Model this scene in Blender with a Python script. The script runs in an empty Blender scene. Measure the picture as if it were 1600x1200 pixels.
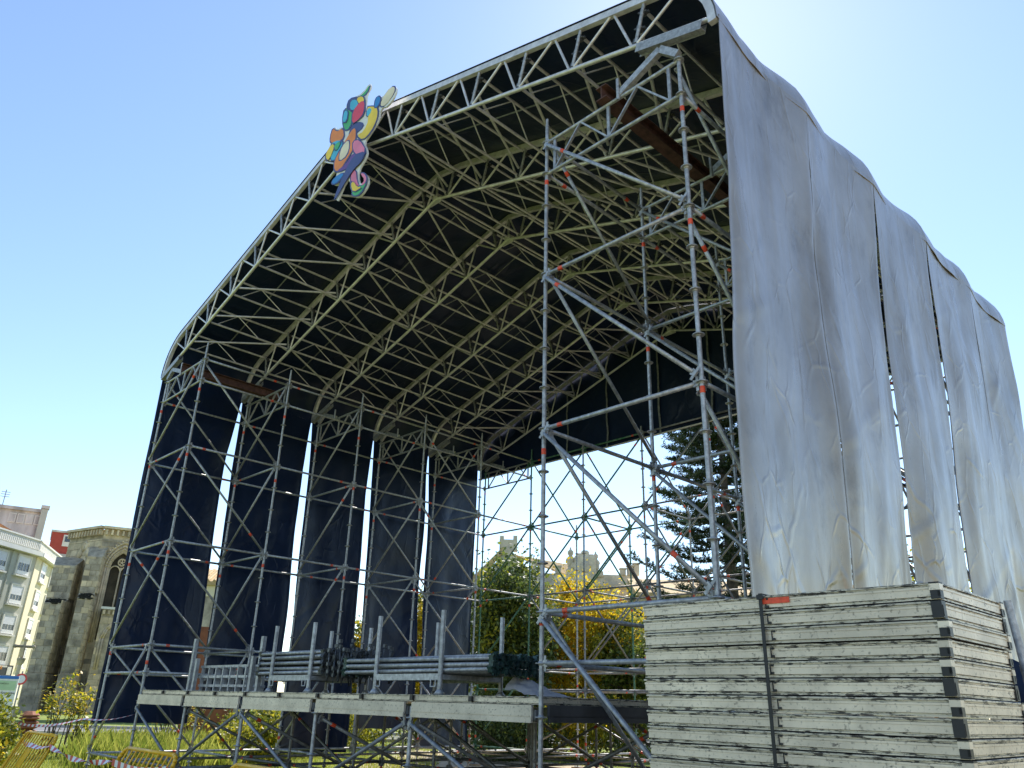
import bpy, bmesh, math, random
from mathutils import Vector, Matrix, noise
R = math.radians
random.seed(7)
sc = bpy.context.scene
# ------------------------------------------------------------------ camera
H0 = 1.5                      # height of the lowest rosette level (stage frame) above the ground
CAM = Vector((5.7528, -6.0500, 0.1053 + H0))
def cam_axes(yaw, pitch, roll):
    cy, sy = math.cos(yaw), math.sin(yaw)
    r = Vector((cy, -sy, 0)); f = Vector((sy, cy, 0)); u = Vector((0, 0, 1))
    f2 = f * math.cos(pitch) + u * math.sin(pitch); u2 = u * math.cos(pitch) - f * math.sin(pitch)
    return r * math.cos(roll) + u2 * math.sin(roll), f2, u2 * math.cos(roll) - r * math.sin(roll)
CR, CF, CU = cam_axes(-0.80530, 0.390528, 0.028159)
FPX = 1217.83
cd = bpy.data.cameras.new('camera'); cam = bpy.data.objects.new('camera', cd)
sc.collection.objects.link(cam)
cd.sensor_fit = 'HORIZONTAL'; cd.sensor_width = 36; cd.lens = FPX * 36 / 1600; cd.clip_end = 2000; cd.clip_start = 0.05
mw = Matrix((CR, CU, -CF)).transposed().to_4x4(); mw.translation = CAM; cam.matrix_world = mw
sc.camera = cam
# ------------------------------------------------------------------ light
SUN_D = Vector((-0.325, 0.585, 0.743)).normalized()       # towards the sun
el = math.asin(SUN_D.z); az = math.atan2(SUN_D.x, SUN_D.y)
w = bpy.data.worlds.new('World'); sc.world = w; w.use_nodes = True
nt = w.node_tree; bg = nt.nodes['Background']
sky = nt.nodes.new('ShaderNodeTexSky'); sky.sky_type = 'NISHITA'; sky.sun_disc = False
sky.sun_elevation = el; sky.sun_rotation = az
sky.air_density = 1.0; sky.dust_density = 0.12; sky.ozone_density = 1.6; sky.altitude = 50
nt.links.new(sky.outputs[0], bg.inputs[0]); bg.inputs[1].default_value = 0.13
sd = bpy.data.lights.new('sun', 'SUN'); sd.energy = 4.2; sd.angle = R(0.5); sd.color = (1.0, 0.94, 0.86)
so = bpy.data.objects.new('sun', sd); sc.collection.objects.link(so)
so.rotation_euler = SUN_D.to_track_quat('Z', 'Y').to_euler()
sc.view_settings.view_transform = 'Standard'; sc.view_settings.look = 'None'
sc.view_settings.exposure = 0.95; sc.view_settings.gamma = 1.0
# ------------------------------------------------------------------ materials
def new_mat(name):
    m = bpy.data.materials.new(name); m.use_nodes = True
    return m, m.node_tree, m.node_tree.nodes['Principled BSDF']
def noise_col(nt_, scale, detail, stops, coord='world', vec_scale=None, rough=0.6):
    n = nt_.nodes.new('ShaderNodeTexNoise'); n.inputs['Scale'].default_value = scale; n.inputs['Detail'].default_value = detail
    n.inputs['Roughness'].default_value = rough
    if coord == 'world':
        g = nt_.nodes.new('ShaderNodeNewGeometry'); out = g.outputs['Position']
    else:
        g = nt_.nodes.new('ShaderNodeTexCoord'); out = g.outputs['Object']
    if vec_scale:
        mp = nt_.nodes.new('ShaderNodeMapping'); mp.inputs['Scale'].default_value = vec_scale
        nt_.links.new(out, mp.inputs['Vector']); out = mp.outputs['Vector']
    nt_.links.new(out, n.inputs['Vector'])
    r = nt_.nodes.new('ShaderNodeValToRGB'); e = r.color_ramp.elements
    while len(e) < len(stops): e.new(0.5)
    for i, (p, c) in enumerate(stops):
        e[i].position = p; e[i].color = (*c, 1)
    nt_.links.new(n.outputs['Fac'], r.inputs['Fac'])
    return n, r
def mat(name, c, rough=0.6, metal=0.0, var=0.25, scale=6, detail=5, bump=0.0, bscale=None, c2=None, spec=0.5, vs=None, objrand=0.0, lo=0.35, hi=0.68):
    m, t, b = new_mat(name)
    ca = tuple(x * (1 - var) for x in c); cb = c2 if c2 else tuple(min(1, x * (1 + var)) for x in c)
    n, r = noise_col(t, scale, detail, [(lo, ca), (hi, cb)], vec_scale=vs)
    col = r.outputs[0]
    if objrand:
        oi = t.nodes.new('ShaderNodeObjectInfo'); hs = t.nodes.new('ShaderNodeHueSaturation')
        mr = t.nodes.new('ShaderNodeMapRange'); mr.inputs['To Min'].default_value = 1 - objrand; mr.inputs['To Max'].default_value = 1 + objrand
        t.links.new(oi.outputs['Random'], mr.inputs['Value']); t.links.new(mr.outputs[0], hs.inputs['Value'])
        t.links.new(col, hs.inputs['Color']); col = hs.outputs[0]
    t.links.new(col, b.inputs['Base Color'])
    b.inputs['Roughness'].default_value = rough; b.inputs['Metallic'].default_value = metal
    b.inputs['Specular IOR Level'].default_value = spec
    if bump:
        bn = t.nodes.new('ShaderNodeTexNoise'); bn.inputs['Scale'].default_value = bscale or scale * 3; bn.inputs['Detail'].default_value = 6
        g = t.nodes.new('ShaderNodeNewGeometry'); t.links.new(g.outputs['Position'], bn.inputs['Vector'])
        bp = t.nodes.new('ShaderNodeBump'); bp.inputs['Strength'].default_value = 1; bp.inputs['Distance'].default_value = bump
        t.links.new(bn.outputs['Fac'], bp.inputs['Height']); t.links.new(bp.outputs[0], b.inputs['Normal'])
    return m
M = {}
M['galv'] = mat('galvanised steel', (0.40, 0.405, 0.41), 0.5, 0.5, 0.3, 18, bump=0.0008, bscale=60, objrand=0.12)
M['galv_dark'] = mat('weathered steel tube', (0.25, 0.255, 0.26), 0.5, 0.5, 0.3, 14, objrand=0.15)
M['green'] = mat('green painted tube', (0.03, 0.22, 0.09), 0.45, 0.1, 0.4, 9, c2=(0.16, 0.26, 0.2))
M['alu'] = mat('aluminium truss', (0.68, 0.655, 0.645), 0.42, 0.4, 0.18, 8, objrand=0.08)
M['alu_deck'] = mat('dirty aluminium edge', (0.66, 0.64, 0.56), 0.5, 0.25, 0.12, 3, detail=8, c2=(0.74, 0.72, 0.65))
M['red'] = mat('orange red marking', (0.78, 0.085, 0.03), 0.5, 0, 0.2, 30)
M['rust'] = mat('rusty beam', (0.10, 0.045, 0.033), 0.75, 0.1, 0.4, 10, bump=0.002)
M['black'] = mat('black plastic', (0.012, 0.012, 0.014), 0.45, 0, 0.3, 20)
M['dark'] = mat('dark coupler steel', (0.10, 0.105, 0.11), 0.5, 0.5, 0.5, 30, objrand=0.3)
M['dark_green'] = mat('green black coupler', (0.025, 0.06, 0.055), 0.45, 0.3, 0.5, 30, objrand=0.3)
M['corten'] = mat('corten steel', (0.26, 0.095, 0.045), 0.8, 0, 0.3, 2.5)
M['yellow'] = mat('yellow paint', (0.90, 0.50, 0.02), 0.4, 0, 0.1, 12)
M['blue'] = mat('light blue paint', (0.10, 0.36, 0.62), 0.45, 0, 0.15, 12)
M['white'] = mat('white plastic', (0.78, 0.78, 0.76), 0.4, 0, 0.08, 8)
M['tape_red'] = mat('tape red', (0.62, 0.06, 0.05), 0.4, 0, 0.1, 20)
M['sheet_grey'] = mat('pale grey cloth', (0.42, 0.40, 0.41), 0.8, 0, 0.12, 6, bump=0.01, bscale=9)
M['plank'] = mat('timber', (0.36, 0.25, 0.14), 0.8, 0, 0.3, 4, vs=(1, 8, 8))
M['antenna'] = mat('antenna metal', (0.3, 0.3, 0.32), 0.4, 0.7, 0.1, 5)
# silver outer skin and black inner skin of the membrane
def fabric(name, c, c2, rough, metal, bump, crease, stain, spec=0.5, streak=0.0):
    m, t, b = new_mat(name)
    n, r = noise_col(t, 0.8, 6, [(0.35, c), (0.7, c2)])
    n2, r2 = noise_col(t, 2.2, 10, [(0.30, tuple([stain] * 3)), (0.45, (1, 1, 1))], vec_scale=(1, 1, 0.5), rough=0.72)
    mx = t.nodes.new('ShaderNodeMix'); mx.data_type = 'RGBA'; mx.blend_type = 'MULTIPLY'; mx.inputs['Factor'].default_value = 1
    t.links.new(r.outputs[0], mx.inputs['A']); t.links.new(r2.outputs[0], mx.inputs['B'])
    t.links.new(mx.outputs['Result'], b.inputs['Base Color'])
    b.inputs['Roughness'].default_value = rough; b.inputs['Metallic'].default_value = metal; b.inputs['Specular IOR Level'].default_value = spec
    if streak:
        n3, r3 = noise_col(t, 2.4, 7, [(0.3, tuple([rough - streak] * 3)), (0.7, tuple([rough + streak] * 3))], vec_scale=(1, 2.2, 0.22), rough=0.65)
        t.links.new(r3.outputs[0], b.inputs['Roughness'])
    g = t.nodes.new('ShaderNodeNewGeometry')
    bn = t.nodes.new('ShaderNodeTexNoise'); bn.inputs['Scale'].default_value = 1.6; bn.inputs['Detail'].default_value = 3; bn.inputs['Roughness'].default_value = 0.45
    t.links.new(g.outputs['Position'], bn.inputs['Vector'])
    # sparse straight creases: thin edges of a large voronoi pattern, broken up by noise
    wn = t.nodes.new('ShaderNodeTexNoise'); wn.inputs['Scale'].default_value = 1.3; wn.inputs['Detail'].default_value = 3
    t.links.new(g.outputs['Position'], wn.inputs['Vector'])
    ad = t.nodes.new('ShaderNodeMix'); ad.data_type = 'VECTOR'; ad.inputs['Factor'].default_value = 0.22
    t.links.new(g.outputs['Position'], ad.inputs['A']); t.links.new(wn.outputs['Color'], ad.inputs['B'])
    hs = None
    for sc_, rot in ((1.6, (0.7, 0.1, 0.0)), (2.7, (-0.5, 0.3, 0.2))):
        mp2 = t.nodes.new('ShaderNodeMapping'); mp2.inputs['Scale'].default_value = (0.6, 1.0, 0.55); mp2.inputs['Rotation'].default_value = rot
        vo = t.nodes.new('ShaderNodeTexVoronoi'); vo.feature = 'DISTANCE_TO_EDGE'; vo.inputs['Scale'].default_value = sc_
        t.links.new(ad.outputs['Result'], mp2.inputs['Vector']); t.links.new(mp2.outputs[0], vo.inputs['Vector'])
        rr = t.nodes.new('ShaderNodeMapRange'); rr.inputs['From Max'].default_value = 0.045; rr.interpolation_type = 'SMOOTHSTEP'
        t.links.new(vo.outputs['Distance'], rr.inputs['Value'])
        ms = t.nodes.new('ShaderNodeTexNoise'); ms.inputs['Scale'].default_value = 1.1 + sc_ * 0.2; t.links.new(g.outputs['Position'], ms.inputs['Vector'])
        mr = t.nodes.new('ShaderNodeMapRange'); mr.inputs['From Min'].default_value = 0.45; mr.inputs['From Max'].default_value = 0.62; mr.inputs['To Max'].default_value = crease
        t.links.new(ms.outputs['Fac'], mr.inputs['Value'])
        iv = t.nodes.new('ShaderNodeMath'); iv.operation = 'SUBTRACT'; iv.inputs[0].default_value = 1; t.links.new(rr.outputs[0], iv.inputs[1])
        mu = t.nodes.new('ShaderNodeMath'); mu.operation = 'MULTIPLY'; t.links.new(iv.outputs[0], mu.inputs[0]); t.links.new(mr.outputs[0], mu.inputs[1])
        if hs is None: hs = mu
        else:
            sm = t.nodes.new('ShaderNodeMath'); sm.operation = 'ADD'; t.links.new(hs.outputs[0], sm.inputs[0]); t.links.new(mu.outputs[0], sm.inputs[1]); hs = sm
    ma = t.nodes.new('ShaderNodeMath'); ma.operation = 'MULTIPLY_ADD'; ma.inputs[1].default_value = bump
    t.links.new(bn.outputs['Fac'], ma.inputs[0]); t.links.new(hs.outputs[0], ma.inputs[2])
    bp = t.nodes.new('ShaderNodeBump'); bp.inputs['Distance'].default_value = 1.0; bp.inputs['Strength'].default_value = 1
    t.links.new(ma.outputs[0], bp.inputs['Height']); t.links.new(bp.outputs[0], b.inputs['Normal'])
    return m
M['silver'] = fabric('silver membrane', (0.275, 0.245, 0.215), (0.385, 0.35, 0.315), 0.34, 0.6, 0.018, 0.005, 0.72, 0.5, 0.09)
M['skin_black'] = fabric('black membrane', (0.004, 0.012, 0.038), (0.008, 0.019, 0.055), 0.36, 0.0, 0.045, 0.005, 0.75, 0.3)
# ------------------------------------------------------------------ object helpers
COL = sc.collection
WM = {}
MC = {}
def link(name, me, mtx, parent=None):
    o = bpy.data.objects.new(name, me); COL.objects.link(o)
    o.matrix_basis = mtx; WM[o] = mtx
    if parent is not None:
        o.parent = parent; o.matrix_parent_inverse = WM[parent].inverted_safe()
    return o
def thing(name, loc, label, cat, group=None):
    o = bpy.data.objects.new(name, None); COL.objects.link(o); o.empty_display_size = 0.2
    o.location = loc; WM[o] = Matrix.Translation(Vector(loc))
    return tag(o, label, cat, group)
def tag(o, label=None, cat=None, group=None, kind=None):
    if label: o['label'] = label
    if cat: o['category'] = cat
    if group: o['group'] = group
    if kind: o['kind'] = kind
    return o
def mesh_from_bm(bm, name, mats, smooth=False):
    me = bpy.data.meshes.new(name); bm.normal_update(); bm.to_mesh(me); bm.free()
    for m_ in (mats if isinstance(mats, (list, tuple)) else [mats]): me.materials.append(M[m_] if isinstance(m_, str) else m_)
    if smooth:
        for p in me.polygons: p.use_smooth = True
    return me
def bm_cyl(bm, p, q, r, n=8, r2=None, mi=0):
    p = Vector(p); q = Vector(q); d = q - p; L = d.length
    if L < 1e-6: return
    res = bmesh.ops.create_cone(bm, cap_ends=True, segments=n, radius1=r, radius2=r if r2 is None else r2, depth=L,
        matrix=Matrix.Translation((p + q) / 2) @ d.to_track_quat('Z', 'Y').to_matrix().to_4x4())
    for v in res['verts']:
        for f in v.link_faces:
            f.material_index = mi; f.smooth = len(f.verts) == 4
def bm_box(bm, c, s, rot=None, mi=0):
    mt = Matrix.Translation(Vector(c)) @ (rot.to_4x4() if rot else Matrix()) @ Matrix.Diagonal((*s, 1))
    res = bmesh.ops.create_cube(bm, size=1, matrix=mt)
    fs = set(f for v in res['verts'] for f in v.link_faces)
    for f in fs: f.material_index = mi
    return res['verts']
def unit_tube(m_, n):
    k = ('t', m_, n)
    if k not in MC:
        bm = bmesh.new(); bm_cyl(bm, (0, 0, 0), (0, 0, 1), 1, n)
        MC[k] = mesh_from_bm(bm, 'tube', m_)
    return MC[k]
def seg_mtx(p, q, sx=1, sy=1, sz=1, up='Y'):
    p = Vector(p); q = Vector(q); d = q - p
    return Matrix.Translation(p) @ d.to_track_quat('Z', up).to_matrix().to_4x4() @ Matrix.Diagonal((sx, sy, sz, 1))
def tube(name, p, q, r, m_, parent=None, n=8):
    L = (Vector(q) - Vector(p)).length
    return link(name, unit_tube(m_, n), seg_mtx(p, q, r, r, L), parent)
def unit_box(m_, bev=0.0):
    k = ('b', m_, bev)
    if k not in MC:
        bm = bmesh.new(); bm_box(bm, (0, 0, 0), (1, 1, 1))
        if bev: bmesh.ops.bevel(bm, geom=bm.edges[:] , offset=bev, segments=1, affect='EDGES')
        MC[k] = mesh_from_bm(bm, 'block', m_)
    return MC[k]
def box(name, c, s, m_, parent=None, rot=None, bev=0.0):
    mt = Matrix.Translation(Vector(c)) @ (rot.to_4x4() if rot else Matrix()) @ Matrix.Diagonal((*s, 1))
    return link(name, unit_box(m_, bev), mt, parent)
def bar(name, p, q, w_, h_, m_, parent=None, up='Y'):
    """square section bar from p to q"""
    p = Vector(p); q = Vector(q); d = q - p
    mt = Matrix.Translation((p + q) / 2) @ d.to_track_quat('Z', up).to_matrix().to_4x4() @ Matrix.Diagonal((w_, h_, d.length, 1))
    return link(name, unit_box(m_), mt, parent)
def poly_mesh(name, verts, faces, mats, parent=None, mi=None, smooth=False):
    me = bpy.data.meshes.new(name); me.from_pydata([tuple(v) for v in verts], [], faces)
    for m_ in (mats if isinstance(mats, (list, tuple)) else [mats]): me.materials.append(M[m_] if isinstance(m_, str) else m_)
    if mi: me.polygons.foreach_set('material_index', mi)
    if smooth: me.polygons.foreach_set('use_smooth', [True] * len(me.polygons))
    me.update()
    return link(name, me, Matrix(), parent)
def from_px(x, y):
    return (CF + CR * ((x - 800) / FPX) + CU * ((600 - y) / FPX))
def ground_px(x, dist, y=1095):
    """point on the ground at a horizontal distance from the camera in the direction of photo column x"""
    d = from_px(x, y); d.z = 0; d.normalize()
    return Vector((CAM.x + d.x * dist, CAM.y + d.y * dist, 0)), d
# ------------------------------------------------------------------ ground
def ground():
    m, t, b = new_mat('park ground')
    g = t.nodes.new('ShaderNodeNewGeometry')
    n1, grass = noise_col(t, 0.9, 9, [(0.3, (0.07, 0.115, 0.012)), (0.5, (0.16, 0.21, 0.025)), (0.72, (0.27, 0.29, 0.05))])
    n2, sand = noise_col(t, 2.2, 8, [(0.3, (0.33, 0.26, 0.16)), (0.7, (0.48, 0.39, 0.26))])
    sp = t.nodes.new('ShaderNodeSeparateXYZ'); t.links.new(g.outputs['Position'], sp.inputs[0])
    nb = t.nodes.new('ShaderNodeTexNoise'); nb.inputs['Scale'].default_value = 0.6; nb.inputs['Detail'].default_value = 6
    t.links.new(g.outputs['Position'], nb.inputs['Vector'])
    ad = t.nodes.new('ShaderNodeMath'); ad.operation = 'MULTIPLY_ADD'; ad.inputs[1].default_value = 5.0
    xy = t.nodes.new('ShaderNodeMath'); xy.operation = 'ADD'; t.links.new(sp.outputs['X'], xy.inputs[0]); t.links.new(sp.outputs['Y'], xy.inputs[1])
    t.links.new(nb.outputs['Fac'], ad.inputs[0]); t.links.new(xy.outputs[0], ad.inputs[2])
    mr = t.nodes.new('ShaderNodeMapRange'); mr.inputs['From Min'].default_value = -4.2; mr.inputs['From Max'].default_value = -3.2
    t.links.new(ad.outputs[0], mr.inputs['Value'])
    my = t.nodes.new('ShaderNodeMapRange'); my.inputs['From Min'].default_value = 13.2; my.inputs['From Max'].default_value = 13.8
    my.inputs['To Min'].default_value = 1; my.inputs['To Max'].default_value = 0
    t.links.new(sp.outputs['Y'], my.inputs['Value'])
    mu = t.nodes.new('ShaderNodeMath'); mu.operation = 'MULTIPLY'; t.links.new(mr.outputs[0], mu.inputs[0]); t.links.new(my.outputs[0], mu.inputs[1])
    mx = t.nodes.new('ShaderNodeMix'); mx.data_type = 'RGBA'
    t.links.new(mu.outputs[0], mx.inputs['Factor']); t.links.new(grass.outputs[0], mx.inputs['A']); t.links.new(sand.outputs[0], mx.inputs['B'])
    t.links.new(mx.outputs['Result'], b.inputs['Base Color']); b.inputs['Roughness'].default_value = 0.95
    bp = t.nodes.new('ShaderNodeBump'); bp.inputs['Distance'].default_value = 0.05; t.links.new(n1.outputs['Fac'], bp.inputs['Height']); t.links.new(bp.outputs[0], b.inputs['Normal'])
    S = 700
    o = poly_mesh('ground', [(-S, -S, 0), (S, -S, 0), (S, S, 0), (-S, S, 0)], [(0, 1, 2, 3)], m)
    tag(o, kind='structure')
ground()
M['asphalt'] = mat('asphalt', (0.16, 0.16, 0.165), 0.9, 0, 0.15, 4)
M['kerb'] = mat('granite kerb', (0.38, 0.36, 0.33), 0.85, 0, 0.15, 3)
def road():
    # street that passes between the park and the church
    a, d = ground_px(-120, 42); b_, d2 = ground_px(330, 38)
    dr = (b_ - a).normalized(); nrm = Vector((-dr.y, dr.x, 0))
    if nrm.dot(a - CAM) < 0: nrm = -nrm
    a2 = a - dr * 60; b2 = b_ + dr * 30
    z = Vector((0, 0, 0.008))
    tag(poly_mesh('road', [a2 + z, b2 + z, b2 + nrm * 7 + z, a2 + nrm * 7 + z], [(0, 1, 2, 3)], 'asphalt'), kind='structure')
    for k, off in enumerate((-0.3, 7.0)):
        p = a2 + nrm * off; q_ = b2 + nrm * off
        vs = [p, q_, q_ + nrm * 0.3, p + nrm * 0.3]; vs += [v + Vector((0, 0, 0.13)) for v in vs]
        tag(poly_mesh('kerb', vs, [(0, 1, 5, 4), (1, 2, 6, 5), (2, 3, 7, 6), (3, 0, 4, 7), (4, 5, 6, 7)], 'kerb'), kind='structure')
road()
# ------------------------------------------------------------------ stage frame
B = 2.07
RT = 0.0245
def K(k): return H0 + 0.5 * k
def XR(i): return -5 * B if False else 0
ROWY = [i * B for i in range(6)]
def rosette_mesh(m_):
    k = ('ros', m_)
    if k not in MC:
        bm = bmesh.new()
        bm_cyl(bm, (0, 0, -0.005), (0, 0, 0.005), 0.062, 12)
        bm_cyl(bm, (0, 0, -0.02), (0, 0, 0.02), 0.031, 10)
        MC[k] = mesh_from_bm(bm, 'rosette', m_)
    return MC[k]
def ledger_mesh(L, m_, diag=False):
    k = ('led', round(L, 3), m_, diag)
    if k not in MC:
        bm = bmesh.new()
        bm_cyl(bm, (0, 0, 0.075), (0, 0, L - 0.075), RT if not diag else 0.0235, 10)
        for s, z0 in ((1, 0.028), (-1, L - 0.028)):
            vs = bm_box(bm, (0, 0, z0 + s * 0.032), (0.03, 0.07, 0.06))
            for v in vs:
                if (v.co.z - z0) * s < 0.02: v.co.y *= 0.75
            bm_box(bm, (0, 0, z0 + s * 0.022), (0.007, 0.15, 0.03))      # wedge pin
        MC[k] = mesh_from_bm(bm, 'ledger', m_)
    return MC[k]
def ledger(p, q, parent, m_='galv', name='ledger', bands=None, diag=False):
    p = Vector(p); q = Vector(q); L = (q - p).length
    o = link(name, ledger_mesh(L, m_, diag), seg_mtx(p, q), parent)
    rb = random.random()
    if bands is None: bands = rb < 0.75
    if bands:
        t = random.choice((0.12, 0.16, 0.82, 0.86)); d = (q - p) / L
        tube('paint_band', p + d * (L * t - 0.035), p + d * (L * t + 0.035), RT + 0.0016, 'red', o, 8)
    return o
def diagonal(p, q, parent, m_='galv', off=(0, 0, 0)):
    off = Vector(off)
    return ledger(Vector(p) + off, Vector(q) + off, parent, m_, 'diagonal_brace', diag=True)
def standard(x, y, kmax, parent, m_='galv', kmin=-2, top=0.12, m_ros=None, bands=True, ros_n=True):
    o = tube('standard', (x, y, 0.30), (x, y, K(kmax) + top), RT, m_, parent, 12)
    if top > 0.2: tube('spigot', (x, y, K(kmax) + top), (x, y, K(kmax) + top + 0.10), 0.019, m_, o, 8)
    for k in range(kmin, kmax + 1):
        link('rosette', rosette_mesh(m_ros or m_), Matrix.Translation((x, y, K(k))), o)
    if bands:
        for k in (kmin, 1, 5, 9, 12):
            if k < kmax and random.random() < 0.7:
                z = K(k) + random.uniform(0.12, 0.4)
                tube('paint_band', (x, y, z), (x, y, z + 0.07), RT + 0.0016, 'red', o, 10)
    jack(x, y, parent)
    return o
def jack_mesh():
    if 'jack' not in MC:
        bm = bmesh.new()
        bm_box(bm, (0, 0, 0.045), (0.15, 0.15, 0.01)); bm_cyl(bm, (0, 0, 0.05), (0, 0, 0.32), 0.017, 8)
        bm_cyl(bm, (0, 0, 0.27), (0, 0, 0.30), 0.05, 6); bm_box(bm, (0, 0, 0.018), (0.30, 0.22, 0.036), mi=1)
        MC['jack'] = mesh_from_bm(bm, 'jack', ['galv_dark', 'plank'])
    return MC['jack']
def jack(x, y, parent):
    link('base_jack', jack_mesh(), Matrix.Translation((x, y, 0.002)), parent)
def lattice(x0, x1, y, parent):
    """half metre lattice girder between two standards, k13 to k14"""
    z0, z1 = K(13), K(14)
    g = tube('lattice_girder', (x0, y, z1), (x1, y, z1), RT, 'galv', parent, 10)
    tube('lower_chord', (x0, y, z0), (x1, y, z0), RT, 'galv', g, 10)
    n = 4; dx = (x1 - x0)
    pts = [x0 + dx * (0.07 + 0.86 * i / n) for i in range(n + 1)]
    for i in range(n + 1):
        if i in (0, 2, n): bar('post', (pts[i], y, z0), (pts[i], y, z1), 0.04, 0.025, 'galv', g)
    for i in range(n):
        a, b_ = (z0, z1) if i % 2 == 0 else (z1, z0)
        bar('web_brace', (pts[i], y, a), (pts[i + 1], y, b_), 0.036, 0.022, 'galv', g)
    return g
ORD = ['front-most', 'second', 'third', 'fourth', 'fifth', 'rear-most']
def tower(side, i):
    y = ROWY[i]
    xin = 0.0 if side == 'R' else -5 * B
    xout = B if side == 'R' else -6 * B
    m_ = 'galv' if (i < 5 or side == 'R') else 'green'
    where = 'silver curtain side' if side == 'R' else 'church side'
    t = thing('scaffold_tower', ((xin + xout) / 2, y, 0),
        'grey scaffold tower on the %s, %s' % (where, ('at the open stage front' if i == 0 else ORD[i] + ' from the open stage front' if i < 5 else 'at the open stage back')), 'scaffold tower',
        'scaffold towers carrying the stage roof')
    standard(xin, y, 14, t, m_, top=0.30)
    standard(xout, y, 14, t, m_, top=0.05)
    for k in (-2, 2, 6, 10) + ((1,) if i in (0, 5) else ()):
        ledger((xin, y, K(k)), (xout, y, K(k)), t, m_)
    lattice(xin, xout, y, t)
    s = -0.055
    for k in (14, 10, 6, 2):
        diagonal((xin, y + s, K(k) - 0.03), (xout, y + s, K(k - 4) + 0.05), t, m_)
    if i < 5:
        for x, lev in ((xin, (-2, 1, 2, 6, 10, 13, 14)), (xout, (-2, 1, 2, 6, 10, 13))):
            for k in lev:
                if k == 1 and i > 1: continue
                ledger((x, y, K(k)), (x, y + B, K(k)), t, m_)
        if i in (0, 3):
            for x in (xin, xout):
                sx = 0.055 if x == xin else -0.055
                if side == 'R': sx = -sx
                for k in (14, 10, 6, 2):
                    diagonal((x - sx, y, K(k) - 0.03), (x - sx, y + B, K(k - 4) + 0.05), t, m_)
    return t
for side in 'LR':
    for i in range(6): tower(side, i)
# saddle brackets belong to the trusses; rusty beams lie on the girders
def ibeam(x, y0, y1, label):
    bm = bmesh.new(); zc = K(14) + RT + 0.105; L = y1 - y0; yc = (y0 + y1) / 2
    bm_box(bm, (x, yc, zc + 0.093), (0.16, L, 0.014)); bm_box(bm, (x, yc, zc - 0.093), (0.16, L, 0.014)); bm_box(bm, (x, yc, zc), (0.012, L - 0.004, 0.172))
    tag(link('steel_beam', mesh_from_bm(bm, 'steel_beam', 'rust'), Matrix()), label, 'steel beam', 'rusty steel beams on the towers')
ibeam(1.02, -0.12, 4.6, 'rusty brown steel beam lying on the girders beside the silver curtain')
ibeam(-11.55, -0.05, 2.5, 'rusty brown steel beam lying on the girders on the church side')
# ------------------------------------------------------------------ roof trusses
XC, HW = -5.10, 7.70
SL = 0.318
ZT, ZB = 10.47 + H0, 9.73 + H0
def ztop(d): return ZT - SL * d
def zbot(d): return ZB - SL * d
def top_profile():
    """points (x, z) of the top chord from left eave to right eave"""
    pts = []
    r = 1.05; th = math.atan(SL)
    # right half: ridge rounding, straight, eave arc, vertical end
    half = [(0.0, ZT - 0.11), (0.35, ztop(0.35) - 0.06), (0.75, ztop(0.75) - 0.012), (1.2, ztop(1.2))]
    d_arc = HW - r * (1 - math.sin(th))
    zc = ztop(d_arc) - r * math.cos(th); dc = d_arc - r * math.sin(th)
    for k in range(1, 6): half.append((1.2 + (d_arc - 1.2) * k / 6, ztop(1.2 + (d_arc - 1.2) * k / 6)))
    for k in range(0, 9):
        a = math.pi / 2 - th - (math.pi / 2 - th) * k / 8
        half.append((dc + r * math.cos(a), zc + r * math.sin(a)))
    half.append((HW, zbot(HW) - 0.05))
    left = [(XC - d, z) for d, z in reversed(half[1:])]
    return left + [(XC + d, z) for d, z in half]
PROF = top_profile()
def sweep_rect(name, prof, y, w_, h_, m_, parent):
    vs, fs = [], []; n = len(prof)
    for i, (x, z) in enumerate(prof):
        a = Vector((prof[max(0, i - 1)][0], prof[max(0, i - 1)][1])); b_ = Vector((prof[min(n - 1, i + 1)][0], prof[min(n - 1, i + 1)][1]))
        tt = (b_ - a).normalized(); nn = Vector((-tt.y, tt.x))
        for sy, sn in ((-1, 0), (1, 0), (1, -1), (-1, -1)):
            vs.append((x + nn.x * sn * h_, y + sy * w_ / 2, z + nn.y * sn * h_))
    for i in range(n - 1):
        for k in range(4):
            fs.append((4 * i + k, 4 * i + (k + 1) % 4, 4 * i + 4 + (k + 1) % 4, 4 * i + 4 + k))
    fs += [(0, 3, 2, 1), tuple(4 * (n - 1) + k for k in range(4))]
    o = poly_mesh(name, vs, fs, m_, parent)
    return o
UN = 1.035
NODES = [0.35 + UN * i for i in range(7)]     # distances of the bottom nodes from the ridge
def clamp_mesh():
    if 'clamp' not in MC:
        bm = bmesh.new(); bm_box(bm, (0, 0, 0), (0.075, 0.06, 0.07)); bm_box(bm, (0.02, -0.045, 0.012), (0.035, 0.05, 0.03)); bm_cyl(bm, (-0.02, -0.06, 0), (-0.02, 0.07, 0), 0.012, 6)
        MC['clamp'] = mesh_from_bm(bm, 'coupler', 'dark')
    return MC['clamp']
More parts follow.
